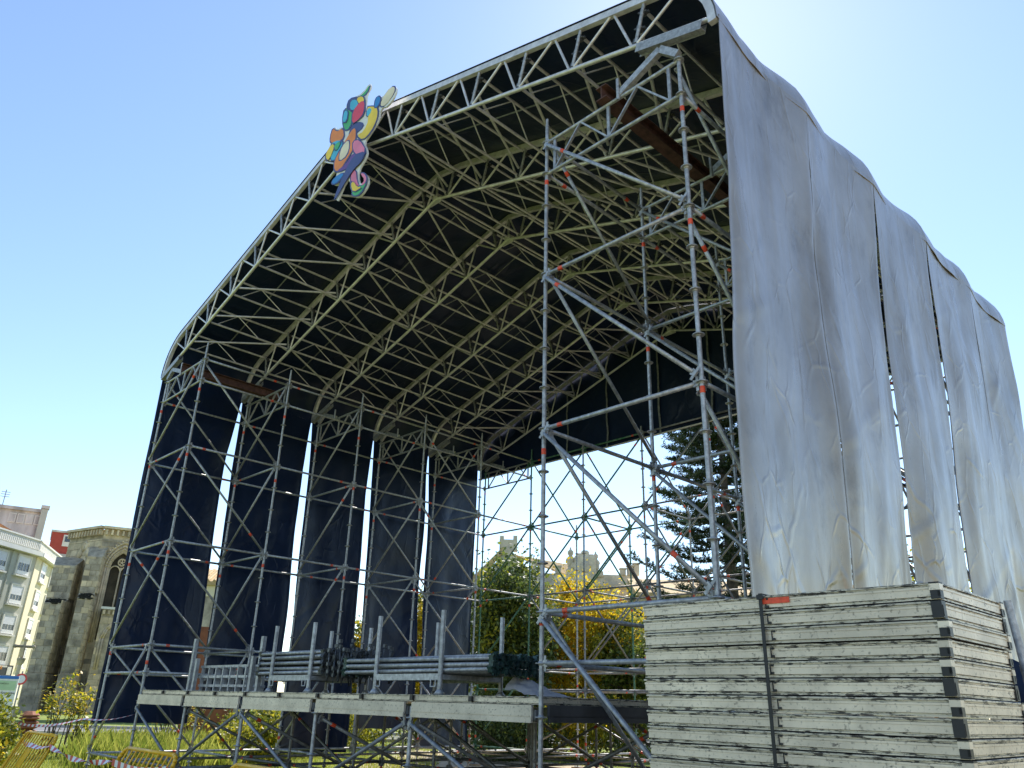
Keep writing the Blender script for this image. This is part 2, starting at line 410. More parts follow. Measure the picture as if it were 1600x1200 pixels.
def truss(i):
    y = ROWY[i]
    t = thing('roof_truss', (XC, y, ZB - 2.5), ('pale aluminium roof truss arching over the open stage front with cut-out board on it' if i == 0 else
        'pale aluminium roof truss, %s' % (ORD[i] + ' behind the open front' if i < 5 else 'last one, above the black gable cloth')), 'roof truss', 'arched roof trusses of the stage')
    tc = sweep_rect('top_chord', PROF, y, 0.075, 0.10, 'alu', t)
    n = 12 if i < 3 else 8
    for s in (-1, 1):
        tube('bottom_chord', (XC, y, ZB), (XC + s * HW, y, zbot(HW)), 0.032, 'alu', t, n)
    # ridge plate
    bm = bmesh.new(); bm_box(bm, (XC, y, ZB - 0.06), (0.34, 0.02, 0.13)); bm_box(bm, (XC, y, ZB + 0.03), (0.16, 0.09, 0.10))
    link('ridge_plate', mesh_from_bm(bm, 'ridge_plate', 'alu'), Matrix(), t)
    tube('post', (XC, y, ZB), (XC, y, ZT - 0.2), 0.024, 'galv', t)
    for s in (-1, 1):
        th = math.atan(SL); nx, nz = math.sin(th), math.cos(th)      # perpendicular to the slope
        for j, d in enumerate(NODES):
            pb = Vector((XC + s * d, y, zbot(d) + 0.02))
            dd = 0.72 * nx * nz
            h = 0.74 * nz * nz - 0.09
            pt = Vector((XC + s * (d + 0.18), y, ztop(d + 0.18) - 0.09))
            po = tube('post', pb + Vector((s * 0.03, 0, 0.02)), pt, 0.024, 'galv', t, n)
            ax = (pt - pb).normalized()
            rot = ax.to_track_quat('Z', 'Y').to_matrix().to_4x4()
            for f in (0.10, 0.42, 0.80):
                p = pb.lerp(pt, f); link('coupler', clamp_mesh(), Matrix.Translation(p + Vector((0, 0.03, 0))) @ rot, po)
            # web diagonals
            d1 = d - 0.5 * UN + 0.20 + 0.03; d2 = d + 0.5 * UN + 0.20 - 0.03
            if j == 0: d1 = 0.03
            if d2 > HW - 0.3: d2 = HW - 0.30
            z2 = ztop(d2) - 0.09
            if d2 > 6.9: z2 = next(a[1] + (b_[1] - a[1]) * (XC + d2 - a[0]) / (b_[0] - a[0]) for a, b_ in zip(PROF, PROF[1:]) if a[0] <= XC + d2 <= b_[0] and b_[0] > a[0]) - 0.07
            tube('web_brace', pb - Vector((s * 0.03, 0, 0)), (XC + s * d1, y, (ztop(d1) if d1 > 0.5 else ZT - 0.13) - 0.09), 0.02, 'alu', t)
            tube('web_brace', pb + Vector((s * 0.05, 0, 0)), (XC + s * d2, y, z2), 0.02, 'alu', t)
        # saddle bracket on the tower head
        xin = 0.0 if s > 0 else -5 * B
        xo = B if s > 0 else -6 * B
        da, db = abs(xo - XC) - 0.55, abs(xo - XC) + 0.35
        a = Vector((XC + s * da, y, zbot(da) - 0.08)); b_ = Vector((XC + s * db, y, zbot(db) - 0.08))
        bm = bmesh.new()
        for sy in (-0.05, 0.05):
            bm_box(bm, ((a.x + b_.x) / 2, y + sy, (a.z + b_.z) / 2), ((b_ - a).length, 0.008, 0.12), Matrix.Rotation(s * math.atan(SL), 3, 'Y'))
        bm_box(bm, ((a.x + b_.x) / 2, y, (a.z + b_.z) / 2 - 0.045), ((b_ - a).length - 0.01, 0.09, 0.008), Matrix.Rotation(s * math.atan(SL), 3, 'Y'))
        br = link('saddle_bracket', mesh_from_bm(bm, 'saddle_bracket', 'galv'), Matrix(), t)
        mid = a.lerp(b_, 0.35) - Vector((0, 0, 0.12))
        bar('arm', mid, (xo, y, K(14) + 0.09), 0.07, 0.09, 'galv', br)
        bar('arm', mid, (xo - s * 0.85, y, K(14) + 0.05), 0.07, 0.09, 'galv', br)
        tube('pin', (xo - s * 0.85, y - 0.04, K(14) - 0.06), (xo - s * 0.85, y - 0.04, K(14) + 0.26), 0.022, 'galv', br)
    return t
for i in range(6): truss(i)
def roof_bay(i):
    y0, y1 = ROWY[i], ROWY[i + 1]
    names = ['first and second', 'second and third', 'third and fourth', 'fourth and fifth', 'last two']
    t = thing('purlin_bracing', (XC, (y0 + y1) / 2, ZB - 2.4), 'pale purlin tubes and bracing between the %s roof trusses' % names[i], 'roof bracing', 'purlin and bracing bays of the roof')
    def nb(s, j, f, y):
        d = NODES[j]; pb = Vector((XC + s * d, y, zbot(d) + 0.02)); pt = Vector((XC + s * (d + 0.18), y, ztop(d + 0.18) - 0.09))
        return pb.lerp(pt, f)
    full = True
    for s in (-1, 1):
        for j in range(len(NODES)):
            a, b_ = nb(s, j, 0.86, y0 + 0.06), nb(s, j, 0.86, y1 - 0.06)
            tube('purlin', a, b_, 0.024, 'alu', t)
            if full or j % 2 == 1:
                c, d = nb(s, j, 0.08, y0 + 0.06), nb(s, j, 0.08, y1 - 0.06)
                tube('purlin', c, d, 0.024, 'alu', t)
                if True:
                    tube('lacing_bar', a.lerp(b_, 0.35), c.lerp(d, 0.62), 0.012, 'alu', t, 6)
                    tube('lacing_bar', a.lerp(b_, 0.35), c.lerp(d, 0.08), 0.012, 'alu', t, 6)
            if i in (0, 4) and j > 0:
                tube('plan_brace', nb(s, j, 0.42, y0 + 0.06), nb(s, j - 1, 0.3, y1 - 0.06), 0.024, 'alu', t)
            if i == 1 and j < len(NODES) - 1:
                tube('plan_brace', nb(s, j, 0.1, y0 + 0.06), nb(s, j + 1, 0.25, y1 - 0.06), 0.022, 'alu', t)
            if i in (2, 3) and j in (1, 3, 5):
                tube('plan_brace', nb(s, j, 0.1, y0 + 0.06), nb(s, j + 1, 0.6, y1 - 0.06), 0.022, 'alu', t)
    for s in (-1, 1):
        for j in range(len(NODES) - 1):
            tube('cross_rail', nb(s, j, 0.92, (y0 + y1) / 2), nb(s, j + 1, 0.92, (y0 + y1) / 2), 0.014, 'galv_dark', t, 6)
    tube('purlin', (XC, y0 + 0.04, ZB + 0.05), (XC, y1 - 0.04, ZB + 0.05), 0.024, 'alu', t)
    return t
for i in range(5): roof_bay(i)
# ------------------------------------------------------------------ membranes
def cloth(name, f, nu, nv, label, cat, group, m_out='silver', m_in='skin_black', th=0.008, parent=None):
    P = [[Vector(f(u / nu, v / nv)) for v in range(nv + 1)] for u in range(nu + 1)]
    N = [[None] * (nv + 1) for _ in range(nu + 1)]
    for u in range(nu + 1):
        for v in range(nv + 1):
            du = P[min(nu, u + 1)][v] - P[max(0, u - 1)][v]; dv = P[u][min(nv, v + 1)] - P[u][max(0, v - 1)]
            N[u][v] = du.cross(dv).normalized()
    vs = [P[u][v] + N[u][v] * th / 2 for u in range(nu + 1) for v in range(nv + 1)] + [P[u][v] - N[u][v] * th / 2 for u in range(nu + 1) for v in range(nv + 1)]
    off = (nu + 1) * (nv + 1); idx = lambda u, v: u * (nv + 1) + v
    fs, mi = [], []
    for u in range(nu):
        for v in range(nv):
            q = (idx(u, v), idx(u + 1, v), idx(u + 1, v + 1), idx(u, v + 1))
            fs.append(q); mi.append(0); fs.append(tuple(off + k for k in reversed(q))); mi.append(1)
    for u in range(nu):
        for v in (0, nv):
            a, b_ = idx(u, v), idx(u + 1, v); fs.append((a, b_, off + b_, off + a) if v else (b_, a, off + a, off + b_)); mi.append(0)
    for v in range(nv):
        for u in (0, nu):
            a, b_ = idx(u, v), idx(u, v + 1); fs.append((b_, a, off + a, off + b_) if u else (a, b_, off + b_, off + a)); mi.append(0)
    o = poly_mesh(name, vs, fs, [m_out, m_in], parent, mi, smooth=True)
    o.data.set_sharp_from_angle(angle=R(50))
    return tag(o, label, cat, group) if label else o
def prof_at(t):
    Ls = [0]
    for i in range(1, len(PROF)): Ls.append(Ls[-1] + math.hypot(PROF[i][0] - PROF[i - 1][0], PROF[i][1] - PROF[i - 1][1]))
    s = t * Ls[-1]
    for i in range(1, len(PROF)):
        if s <= Ls[i] + 1e-9:
            f = (s - Ls[i - 1]) / (Ls[i] - Ls[i - 1]); a, b_ = PROF[i - 1], PROF[i]
            tx, tz = b_[0] - a[0], b_[1] - a[1]; l = math.hypot(tx, tz)
            return a[0] + tx * f, a[1] + tz * f, -tz / l, tx / l
    return (*PROF[-1], 1, 0)
PAT = [prof_at(k / 110) for k in range(111)]
def roof_sheet(i):
    names = ['front-most', 'second', 'middle', 'fourth', 'rear-most']
    def f(u, v):
        x, z, nx, nz = PAT[round(v * 110)]
        y = ROWY[i] + (-0.05 if i == 0 else 0.0) * (1 - u) + u * B
        sag = 0.09 * math.sin(math.pi * u) ** 1.2
        wob = 0.05 * noise.noise(Vector((x * 0.9, y * 1.2, i * 7.1))) * math.sin(math.pi * u) + 0.025 * noise.noise(Vector((x * 2.6, y * 2.2, i * 3.3))) * math.sin(math.pi * u)
        k = 0.02 - sag + wob
        return (x + nx * k, y, z + nz * k)
    cloth('roof_sheet', lambda u, v: f(1 - u, v), 16, 110, 'silver topped black lined roof membrane, %s strip of the stage roof' % names[i], 'roof membrane', 'roof membrane strips')
for i in range(5): roof_sheet(i)
SEAM = [0.0, 0.014, 0.10, 0.12, 0.05, 0.03]
def curtain(side, i):
    y0 = ROWY[i]; names = ['front-most', 'second', 'third', 'fourth', 'rear-most']
    if side == 'R':
        xt, xb = XC + HW + 0.02, 2.26; zt, zb = zbot(HW) + 0.02, [0.55, 0.55, 0.7, 0.8, 0.9][i]
        g0, g1 = SEAM[i], SEAM[i + 1]
    else:
        xt, xb = XC - HW - 0.02, -12.56; zt, zb = zbot(HW) + 0.02, [1.05, 1.35, 0.40, 0.95, 0.5][i]
        g0, g1 = [0.0, 0.05, 0.07, 0.05, 0.06][i], [0.19, 0.17, 0.18, 0.18, 0.06][i]
    sg = 1 if side == 'R' else -1
    ph = random.uniform(0, 6)
    def f(u, v):
        t = v; z = zt + (zb - zt) * t
        grow = min(1, t * 5) ** 0.7
        amp = 0.5 + 0.5 * t
        sq = i + u; sk = 0 if side == 'R' else 31.7
        wv = 0.35 * noise.noise(Vector((sk, sq * 2, t * 1.5)))
        ya = y0 + g0 * grow * (0.7 + 0.5 * noise.noise(Vector((i * 3.1 + sk, t * 3, 0)))); yb = y0 + B - g1 * grow * (0.8 + 0.6 * noise.noise(Vector((i * 5.7 + sk, t * 2.6, 4))))
        y = ya + (yb - ya) * u
        fold = amp * (0.072 * math.sin(sq * 5.3 + 1.0 + 2.2 * wv) + 0.026 * math.sin(sq * 11.5 + 5 * wv + t * 1.6))
        fold += 0.11 * amp * noise.noise(Vector((sk + 9.1, sq * 1.9, t * 2.6))) + 0.030 * noise.noise(Vector((sk + sq * 4.5, t * 7, 3.0)))
        ed = min(u, 1 - u)
        fold += 0.035 * amp * math.exp(-(ed / 0.05) ** 2) * (1 if int(sq * 2) % 2 else -1) * min(1, ed / 0.03)
        # diagonal drag folds
        for (ca, sa, ph_, wd) in ((0.8, 0.35, 0.62, 0.012), (0.55, -0.5, 0.1, 0.010), (0.4, 0.9, 0.9, 0.010), (0.9, 0.7, 1.25, 0.012)):
            dd = (u * ca + t * 3.2 * sa - ph_ - 0.3 * i * sa) % 1.6 - 0.4
            fold += 0.016 * math.exp(-(dd / (wd * 3)) ** 2) * max(0, noise.noise(Vector((sq * 1.7, t * 4 + ph_ * 9, 8.0))) + 0.25)
        fold *= min(1, t * 4) ** 0.8
        sag = -0.09 * math.sin(math.pi * u) ** 1.2 * max(0, 1 - t * 2.2)
        x = xt + (xb - xt) * t ** 0.8 + sg * (fold + sag)
        zz = z + 0.05 * noise.noise(Vector((u * 3, i, t * 2))) * t
        return (x, y, zz)
    ff = f if side == 'R' else (lambda u, v: f(1 - u, v))
    # orientation: du along +y, dv down: cross = +y x -z = -x ; flip so that silver faces outwards
    g = (lambda u, v: ff(1 - u, v))
    cloth('wall_curtain', g, 72, 170, ('silver grey curtain with black lining, %s panel of the outer wall facing the deck stack' if side == 'R' else 'black inner face of a hanging wall curtain, %s panel on the church side') % names[i], 'curtain',
          'wall curtains of the stage')
for side in 'RL':
    for i in range(5): curtain(side, i)
def gable():
    y = ROWY[5] + 0.09
    def f(u, v):
        x = XC - HW + 0.02 + u * (2 * HW - 0.04)
        zt_ = max(K(13.9), next(a[1] + (b_[1] - a[1]) * (x - a[0]) / max(1e-6, b_[0] - a[0]) for a, b_ in zip(PROF, PROF[1:]) if a[0] - 1e-6 <= x <= b_[0] + 1e-6 and b_[0] - a[0] > 1e-6) - 0.02)
        zb_ = K(13.75) + 0.10 * math.sin(u * 9) * 0.3
        z = zt_ + (zb_ - zt_) * v
        return (x, y + 0.05 * noise.noise(Vector((x * 0.8, z * 0.7, 2))) + 0.03 * noise.noise(Vector((x * 2.3, z * 1.4, 5))), z)
    o = thing('gable_cloth', (XC, y, K(13)), 'black gable cloth hanging across the back of the stage roof', 'cloth')
    c = cloth('cloth_panel', f, 110, 24, None, None, None, parent=o)
    tube('edge_tube', (XC - HW + 0.2, y - 0.03, K(13.75)), (XC + HW - 0.2, y - 0.03, K(13.75)), 0.024, 'alu', o)
    for x in (-8.9, -7.4, -5.6, -4.0, -2.4, -0.9):
        vs = []
        n = 26
        for k in range(n + 1):
            z = ztop(abs(x - XC)) - 0.3 + (K(13.75) - ztop(abs(x - XC)) + 0.3) * k / n
            xo = 0.05 * noise.noise(Vector((x, z * 1.7, 0)))
            vs += [(x - 0.03 + xo, y - 0.07, z), (x + 0.03 + xo, y - 0.07 - 0.01 * (k % 2), z)]
        poly_mesh('lacing_strap', vs, [(2 * k, 2 * k + 1, 2 * k + 3, 2 * k + 2) for k in range(n)], 'galv_dark', o)
gable()
# ------------------------------------------------------------------ rear scaffold
def rear():
    y6, y7 = ROWY[5], ROWY[5] + B
    t = thing('rear_scaffold', (XC, y7, 0), 'open grey and green scaffold bay standing behind the back of the stage', 'scaffold')
    xs = [-5 * B + B * k for k in range(6)]
    def mm(x, k): return 'green' if (x < -8 and k >= 8) else 'galv_dark'
    for j, x in enumerate(xs):
        if 0 < j < 5: standard(x, y6, 14, t, 'galv', top=0.2)
        standard(x, y7, 10, t, 'green' if j == 1 else 'galv', top=0.3)
        for k in (-2, 1, 2, 6, 10): ledger((x, y6, K(k)), (x, y7, K(k)), t, mm(x, k))
        diagonal((x + 0.055, y6, K(14) - 0.03), (x + 0.055, y7, K(10) + 0.05), t, mm(x, 10))
        diagonal((x + 0.055, y6, K(10) - 0.03), (x + 0.055, y7, K(6) + 0.05), t, mm(x, 8))
        diagonal((x + 0.055, y6, K(6) - 0.03), (x + 0.055, y7, K(2) + 0.05), t, 'galv_dark')
    for j in range(5):
        a, b_ = xs[j], xs[j + 1]
        for k in (1, 2, 6, 10, 14): ledger((a, y6, K(k)), (b_, y6, K(k)), t, mm(a, k))
        for k in (1, 2, 6, 10): ledger((a, y7, K(k)), (b_, y7, K(k)), t, mm(a, k))
        if True:
            for k in (14, 10, 6): diagonal((b_, y6 + 0.055, K(k) - 0.03), (a, y6 + 0.055, K(k - 4) + 0.05), t, mm(a, k - 2))
        if True:
            for k in (10, 6): diagonal((b_, y7 + 0.055, K(k) - 0.03), (a, y7 + 0.055, K(k - 4) + 0.05), t, mm(a, k - 2))
rear()
# ------------------------------------------------------------------ stage deck
M['scuff'] = None
def scuffed(name, base, dirt, amount, vs, grime=0.0):
    m, t, b = new_mat(name)
    n, r = noise_col(t, 2.0, 6, [(0.3, tuple(x * 0.86 for x in base)), (0.7, base)])
    n2 = t.nodes.new('ShaderNodeTexNoise'); n2.inputs['Scale'].default_value = 7; n2.inputs['Detail'].default_value = 10; n2.inputs['Roughness'].default_value = 0.72
    g = t.nodes.new('ShaderNodeNewGeometry'); mp = t.nodes.new('ShaderNodeMapping'); mp.inputs['Scale'].default_value = vs
    t.links.new(g.outputs['Position'], mp.inputs['Vector']); t.links.new(mp.outputs[0], n2.inputs['Vector'])
    oi = t.nodes.new('ShaderNodeObjectInfo')
    ad = t.nodes.new('ShaderNodeMath'); ad.operation = 'MULTIPLY_ADD'; ad.inputs[1].default_value = 0.09; t.links.new(oi.outputs['Random'], ad.inputs[0]); t.links.new(n2.outputs['Fac'], ad.inputs[2])
    mr = t.nodes.new('ShaderNodeMapRange'); mr.inputs['From Min'].default_value = amount; mr.inputs['From Max'].default_value = amount + 0.04
    t.links.new(ad.outputs[0], mr.inputs['Value'])
    mx = t.nodes.new('ShaderNodeMix'); mx.data_type = 'RGBA'; t.links.new(mr.outputs[0], mx.inputs['Factor']); t.links.new(r.outputs[0], mx.inputs['A']); mx.inputs['B'].default_value = (*dirt, 1)
    colr = mx.outputs['Result']
    if grime:
        # soft uneven grime, different on every piece, plus fine grey specks
        va = t.nodes.new('ShaderNodeVectorMath'); va.operation = 'SCALE'; t.links.new(oi.outputs['Random'], va.inputs['Scale']); va.inputs[0].default_value = (37.0, 11.0, 23.0)
        vb = t.nodes.new('ShaderNodeVectorMath'); vb.operation = 'ADD'; t.links.new(g.outputs['Position'], vb.inputs[0]); t.links.new(va.outputs[0], vb.inputs[1])
        ng = t.nodes.new('ShaderNodeTexNoise'); ng.inputs['Scale'].default_value = 2.6; ng.inputs['Detail'].default_value = 8; ng.inputs['Roughness'].default_value = 0.68; t.links.new(vb.outputs[0], ng.inputs['Vector'])
        rg = t.nodes.new('ShaderNodeMapRange'); rg.inputs['From Min'].default_value = 0.36; rg.inputs['From Max'].default_value = 0.62; rg.inputs['To Min'].default_value = 0.76; rg.inputs['To Max'].default_value = 1.06
        t.links.new(ng.outputs['Fac'], rg.inputs['Value'])
        nf = t.nodes.new('ShaderNodeTexNoise'); nf.inputs['Scale'].default_value = 42; nf.inputs['Detail'].default_value = 4; t.links.new(vb.outputs[0], nf.inputs['Vector'])
        rf = t.nodes.new('ShaderNodeMapRange'); rf.inputs['From Min'].default_value = 0.32; rf.inputs['From Max'].default_value = 0.42; rf.inputs['To Min'].default_value = 0.55; rf.inputs['To Max'].default_value = 1.0; t.links.new(nf.outputs['Fac'], rf.inputs['Value'])
        mm2 = t.nodes.new('ShaderNodeMath'); mm2.operation = 'MULTIPLY'; t.links.new(rg.outputs[0], mm2.inputs[0]); t.links.new(rf.outputs[0], mm2.inputs[1])
        ro = t.nodes.new('ShaderNodeMapRange'); ro.inputs['To Min'].default_value = 0.86; ro.inputs['To Max'].default_value = 1.1; t.links.new(oi.outputs['Random'], ro.inputs['Value'])
        mm3 = t.nodes.new('ShaderNodeMath'); mm3.operation = 'MULTIPLY'; t.links.new(mm2.outputs[0], mm3.inputs[0]); t.links.new(ro.outputs[0], mm3.inputs[1])
        vm = t.nodes.new('ShaderNodeVectorMath'); vm.operation = 'SCALE'; t.links.new(colr, vm.inputs[0]); t.links.new(mm3.outputs[0], vm.inputs['Scale']); colr = vm.outputs[0]
    t.links.new(colr, b.inputs['Base Color']); b.inputs['Roughness'].default_value = 0.45; b.inputs['Metallic'].default_value = 0.3
    return m
M['deck_edge'] = scuffed('scuffed aluminium profile', (0.77, 0.675, 0.525), (0.17, 0.15, 0.125), 0.665, (1.3, 1.3, 5), 1.0)
M['deck_rim'] = scuffed('dirty aluminium lip', (0.66, 0.60, 0.47), (0.06, 0.052, 0.045), 0.565, (1.6, 1.6, 9), 1.0)
M['deck_ply'] = mat('dark deck plywood', (0.06, 0.05, 0.042), 0.75, 0, 0.25, 5)
M['fascia'] = scuffed('fascia aluminium', (0.72, 0.64, 0.52), (0.22, 0.19, 0.155), 0.66, (2, 2, 4), 1.0)
DZ = K(0) + 0.19
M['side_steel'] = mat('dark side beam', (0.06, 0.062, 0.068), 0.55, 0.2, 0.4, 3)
def panel_mesh(lx, ly, h):
    k = ('panel', lx, ly, h)
    if k in MC: return MC[k]
    bm = bmesh.new()
    # profile of the aluminium frame, outside to inside: lip, groove, web, foot lip
    prof = [(0.004, 1.0), (0.0, 0.97), (0.0, 0.88), (0.012, 0.85), (0.012, 0.79), (0.004, 0.75), (0.004, 0.62), (0.007, 0.60), (0.007, 0.20), (0.018, 0.16), (0.018, 0.10), (0.006, 0.08), (0.006, 0.0)]
    def ring(ins, z):
        return [bm.verts.new((sx * (lx / 2 - ins), sy * (ly / 2 - ins), z * h)) for sx, sy in ((-1, -1), (1, -1), (1, 1), (-1, 1))]
    rs = [ring(a, z) for a, z in prof]
    for i in range(len(rs) - 1):
        rim = prof[i][1] > 0.86 or prof[i + 1][1] < 0.19 or prof[i][0] == 0.012
        for s in range(4):
            f = bm.faces.new((rs[i][s], rs[i + 1][s], rs[i + 1][(s + 1) % 4], rs[i][(s + 1) % 4])); f.material_index = 1 if rim else 0
    f = bm.faces.new(rs[0]); f.material_index = 2
    f = bm.faces.new(list(reversed(rs[-1]))); f.material_index = 2
    MC[k] = mesh_from_bm(bm, 'panel_frame', ['deck_edge', 'deck_rim', 'deck_ply'])
    return MC[k]
def stage():
    t = thing('stage_deck', (-5 * B / 2, 5 * B / 2, 0), 'raised stage deck of panels on a scaffold grid with pale aluminium fascia', 'stage')
    # deck panels, two to a bay
    ph = 0.075
    for j in range(10):
        for i in range(5):
            link('deck_panel', panel_mesh(1.028, 2.06, ph), Matrix.Translation((-5 * B + 1.035 * (j + 0.5), B * (i + 0.5) - 0.0, DZ - ph)), t)
    def fascia_mesh(m_):
        bm = bmesh.new(); L = 1.93
        bm_box(bm, (0, 0, 0.055), (L, 0.03, 0.104)); bm_box(bm, (0, -0.006, -0.03), (L, 0.03, 0.050)); bm_box(bm, (0, 0.004, 0.0), (L - 0.01, 0.02, 0.012))
        bm_box(bm, (0, 0.03, -0.052), (L - 0.004, 0.08, 0.006))
        return mesh_from_bm(bm, 'fascia_beam', m_)
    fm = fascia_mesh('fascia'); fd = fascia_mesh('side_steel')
    for j in range(5):
        o = link('fascia_beam', fm, Matrix.Translation((-5 * B + B * (j + 0.5), -0.05, K(0) + 0.002)), t)
        box('joint_block', (-5 * B + B * (j + 0.5), -0.012, DZ - 0.035), (0.05, 0.03, 0.055), 'black', o)
        if j < 4: box('joint_block', (-5 * B + B * (j + 1), -0.012, DZ - 0.035), (0.05, 0.03, 0.055), 'black', o)
        if j == 2: box('red_sticker', (-5 * B + B * 2.45, -0.052, K(0) + 0.075), (0.13, 0.003, 0.045), 'red', o)
    rot = Matrix.Rotation(R(90), 4, 'Z'); rot2 = Matrix.Rotation(R(-90), 4, 'Z')
    for j in range(5):
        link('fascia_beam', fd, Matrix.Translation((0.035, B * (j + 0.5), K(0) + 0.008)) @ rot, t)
        link('fascia_beam', fm, Matrix.Translation((-5 * B - 0.035, B * (j + 0.5), K(0) + 0.008)) @ rot2, t)
    # scribble on the fascia
    # posts
    for j in range(1, 5):
        x = -5 * B + B * j
        for i in range(6):
            y = ROWY[i]
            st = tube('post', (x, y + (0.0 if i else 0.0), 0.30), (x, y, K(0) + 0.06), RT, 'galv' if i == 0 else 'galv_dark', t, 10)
            for k in (-2, -1, 0): link('rosette', rosette_mesh('galv'), Matrix.Translation((x, y, K(k) - 0.06)), st)
            tube('paint_band', (x, y, 0.36), (x, y, 0.45), RT + 0.0016, 'red', st, 8)
            jack(x, y, t)
    for i in range(6):
        y = ROWY[i]
        for j in range(5):
            x = -5 * B + B * j
            ledger((x, y, K(-2)), (x + B, y, K(-2)), t, 'galv_dark'); bar('deck_bearer', (x + 0.05, y + 0.002, K(0) + 0.02), (x + B - 0.05, y + 0.002, K(0) + 0.02), 0.05, 0.09, 'galv_dark', t)
            if i in (0, 1, 3, 5):
                a, b_ = (K(0) - 0.1, K(-2) + 0.03) if (j + i) % 2 == 0 else (K(-2) + 0.03, K(0) - 0.1)
                ledger((x, y - 0.055, a), (x + B, y - 0.055, b_), t, 'galv_dark', 'diagonal_brace', diag=True)
    for j in range(1, 5):
        x = -5 * B + B * j
        for i in range(5):
            ledger((x, ROWY[i], K(-2)), (x, ROWY[i + 1], K(-2)), t, 'galv_dark')
            if i in (0, 2, 4): ledger((x + 0.055, ROWY[i], K(0) - 0.1), (x + 0.055, ROWY[i + 1], K(-2) + 0.03), t, 'galv_dark', 'diagonal_brace', diag=True)
    return t
DECK = stage()
FONT = None
def text(name, body, size, mtx, m_, parent=None, extrude=0.002):
    cu = bpy.data.curves.new(name, 'FONT'); cu.body = body; cu.size = size; cu.extrude = extrude; cu.align_x = 'CENTER'; cu.align_y = 'CENTER'
    ob = bpy.data.objects.new(name, cu); COL.objects.link(ob)
    dg = bpy.context.evaluated_depsgraph_get(); me = bpy.data.meshes.new_from_object(ob.evaluated_get(dg))
    bpy.data.objects.remove(ob); bpy.data.curves.remove(cu)
    me.materials.clear(); me.materials.append(M[m_])
    return link(name, me, mtx, parent)
RX = Matrix.Rotation(R(90), 4, 'X')
M['ink'] = mat('grey ink', (0.27, 0.255, 0.235), 0.8, 0, 0.3, 30)
text('painted_letters', 'LOS\nKER', 0.06, Matrix.Translation((-1.0, -0.0515, K(0) + 0.065)) @ RX, 'ink', DECK, 0.0008)
# ------------------------------------------------------------------ racks with tubes on the deck
def rack(x0, x1, y0, y1, label):
    t = thing('tube_rack', ((x0 + x1) / 2, (y0 + y1) / 2, DZ), label, 'rack', 'steel racks on the deck')
    z = DZ + 0.004
    for x in (x0, x1):
        for y in (y0, y1):
            p = tube('post', (x, y, z + 0.03), (x, y, z + 0.97), 0.030, 'galv', t, 12)
            bm = bmesh.new(); bm_cyl(bm, (x, y, z), (x, y, z + 0.06), 0.075, 12, 0.034)
            link('foot', mesh_from_bm(bm, 'foot', 'galv'), Matrix(), p)
    for y in (y0, y1): bar('side_rail', (x0, y, z + 0.20), (x1, y, z + 0.20), 0.05, 0.075, 'galv', t)
    for x in (x0, x1): bar('cross_rail', (x, y0, z + 0.20), (x, y1, z + 0.20), 0.05, 0.055, 'galv', t)
    for x, s in ((x0, 1), (x1, -1)):
        for q in (0, 1):
            vs = [Vector((x + s * (0.05 + 0.09 * q), y0 - 0.03, z + 0.17)), Vector((x + s * (0.05 + 0.09 * q), y0 - 0.03, z + 0.09))]
            tube('lifting_hook', vs[0], vs[1], 0.009, 'galv', t, 6)
        tube('lifting_hook', (x + s * 0.05, y0 - 0.03, z + 0.09), (x + s * 0.14, y0 - 0.03, z + 0.09), 0.009, 'galv', t, 6)
    return t
rack(-6.05, -4.92, 0.30, 1.30, 'steel post rack on the deck loaded with short tubes')
rack(-3.27, -1.95, 0.30, 1.30, 'steel post rack on the deck loaded with long tubes')
def loose_ledger_mesh(L, m_, mh):
    k = ('loose', L, m_, mh)
    if k not in MC:
        bm = bmesh.new(); bm_cyl(bm, (0, 0, 0.08), (0, 0, L - 0.08), RT, 10)
        for s, z0 in ((1, 0), (-1, L)):
            bm_box(bm, (0, 0, z0 + s * 0.05), (0.045, 0.062, 0.075), mi=1)
            bm_box(bm, (0, -0.005, z0 + s * 0.03), (0.01, 0.10, 0.028), mi=1)
            bm_box(bm, (0.0, 0.03, z0 + s * 0.015), (0.055, 0.012, 0.045), mi=1)
        MC[k] = mesh_from_bm(bm, 'loose_ledger', [m_, mh])
    return MC[k]
def bundle(x0, L, y0, n, z0, rows, dz, label, group, m_, mh, stagger=0.0, tilt=0.0):
    for r in range(rows):
        for c in range(n):
            x = x0 + random.uniform(-0.03, 0.03) + stagger * c; y = y0 + 0.066 * c + random.uniform(-0.006, 0.006); z = z0 + dz * r + random.uniform(-0.004, 0.004)
            mt = Matrix.Translation((x, y, z)) @ Matrix.Rotation(R(90) + random.uniform(-0.006, 0.006) - tilt, 4, 'Y') @ Matrix.Rotation(random.uniform(-0.006, 0.006), 4, 'X') @ Matrix.Rotation(R(90) + random.uniform(-0.5, 0.5), 4, 'Z')
            tag(link('scaffold_tube', loose_ledger_mesh(L, m_, mh), mt), label, 'tube', group)
bundle(-4.16, 3.07, 0.36, 14, DZ + 0.275, 3, 0.074, 'long galvanised tube lying in the rack with green couplers at its end', 'long tubes in the rack', 'galv', 'dark_green')
bundle(-6.62, 1.95, 0.37, 13, DZ + 0.275, 5, 0.074, 'short galvanised tube lying in the rack with dark coupler heads', 'short tubes in the rack', 'galv', 'dark')
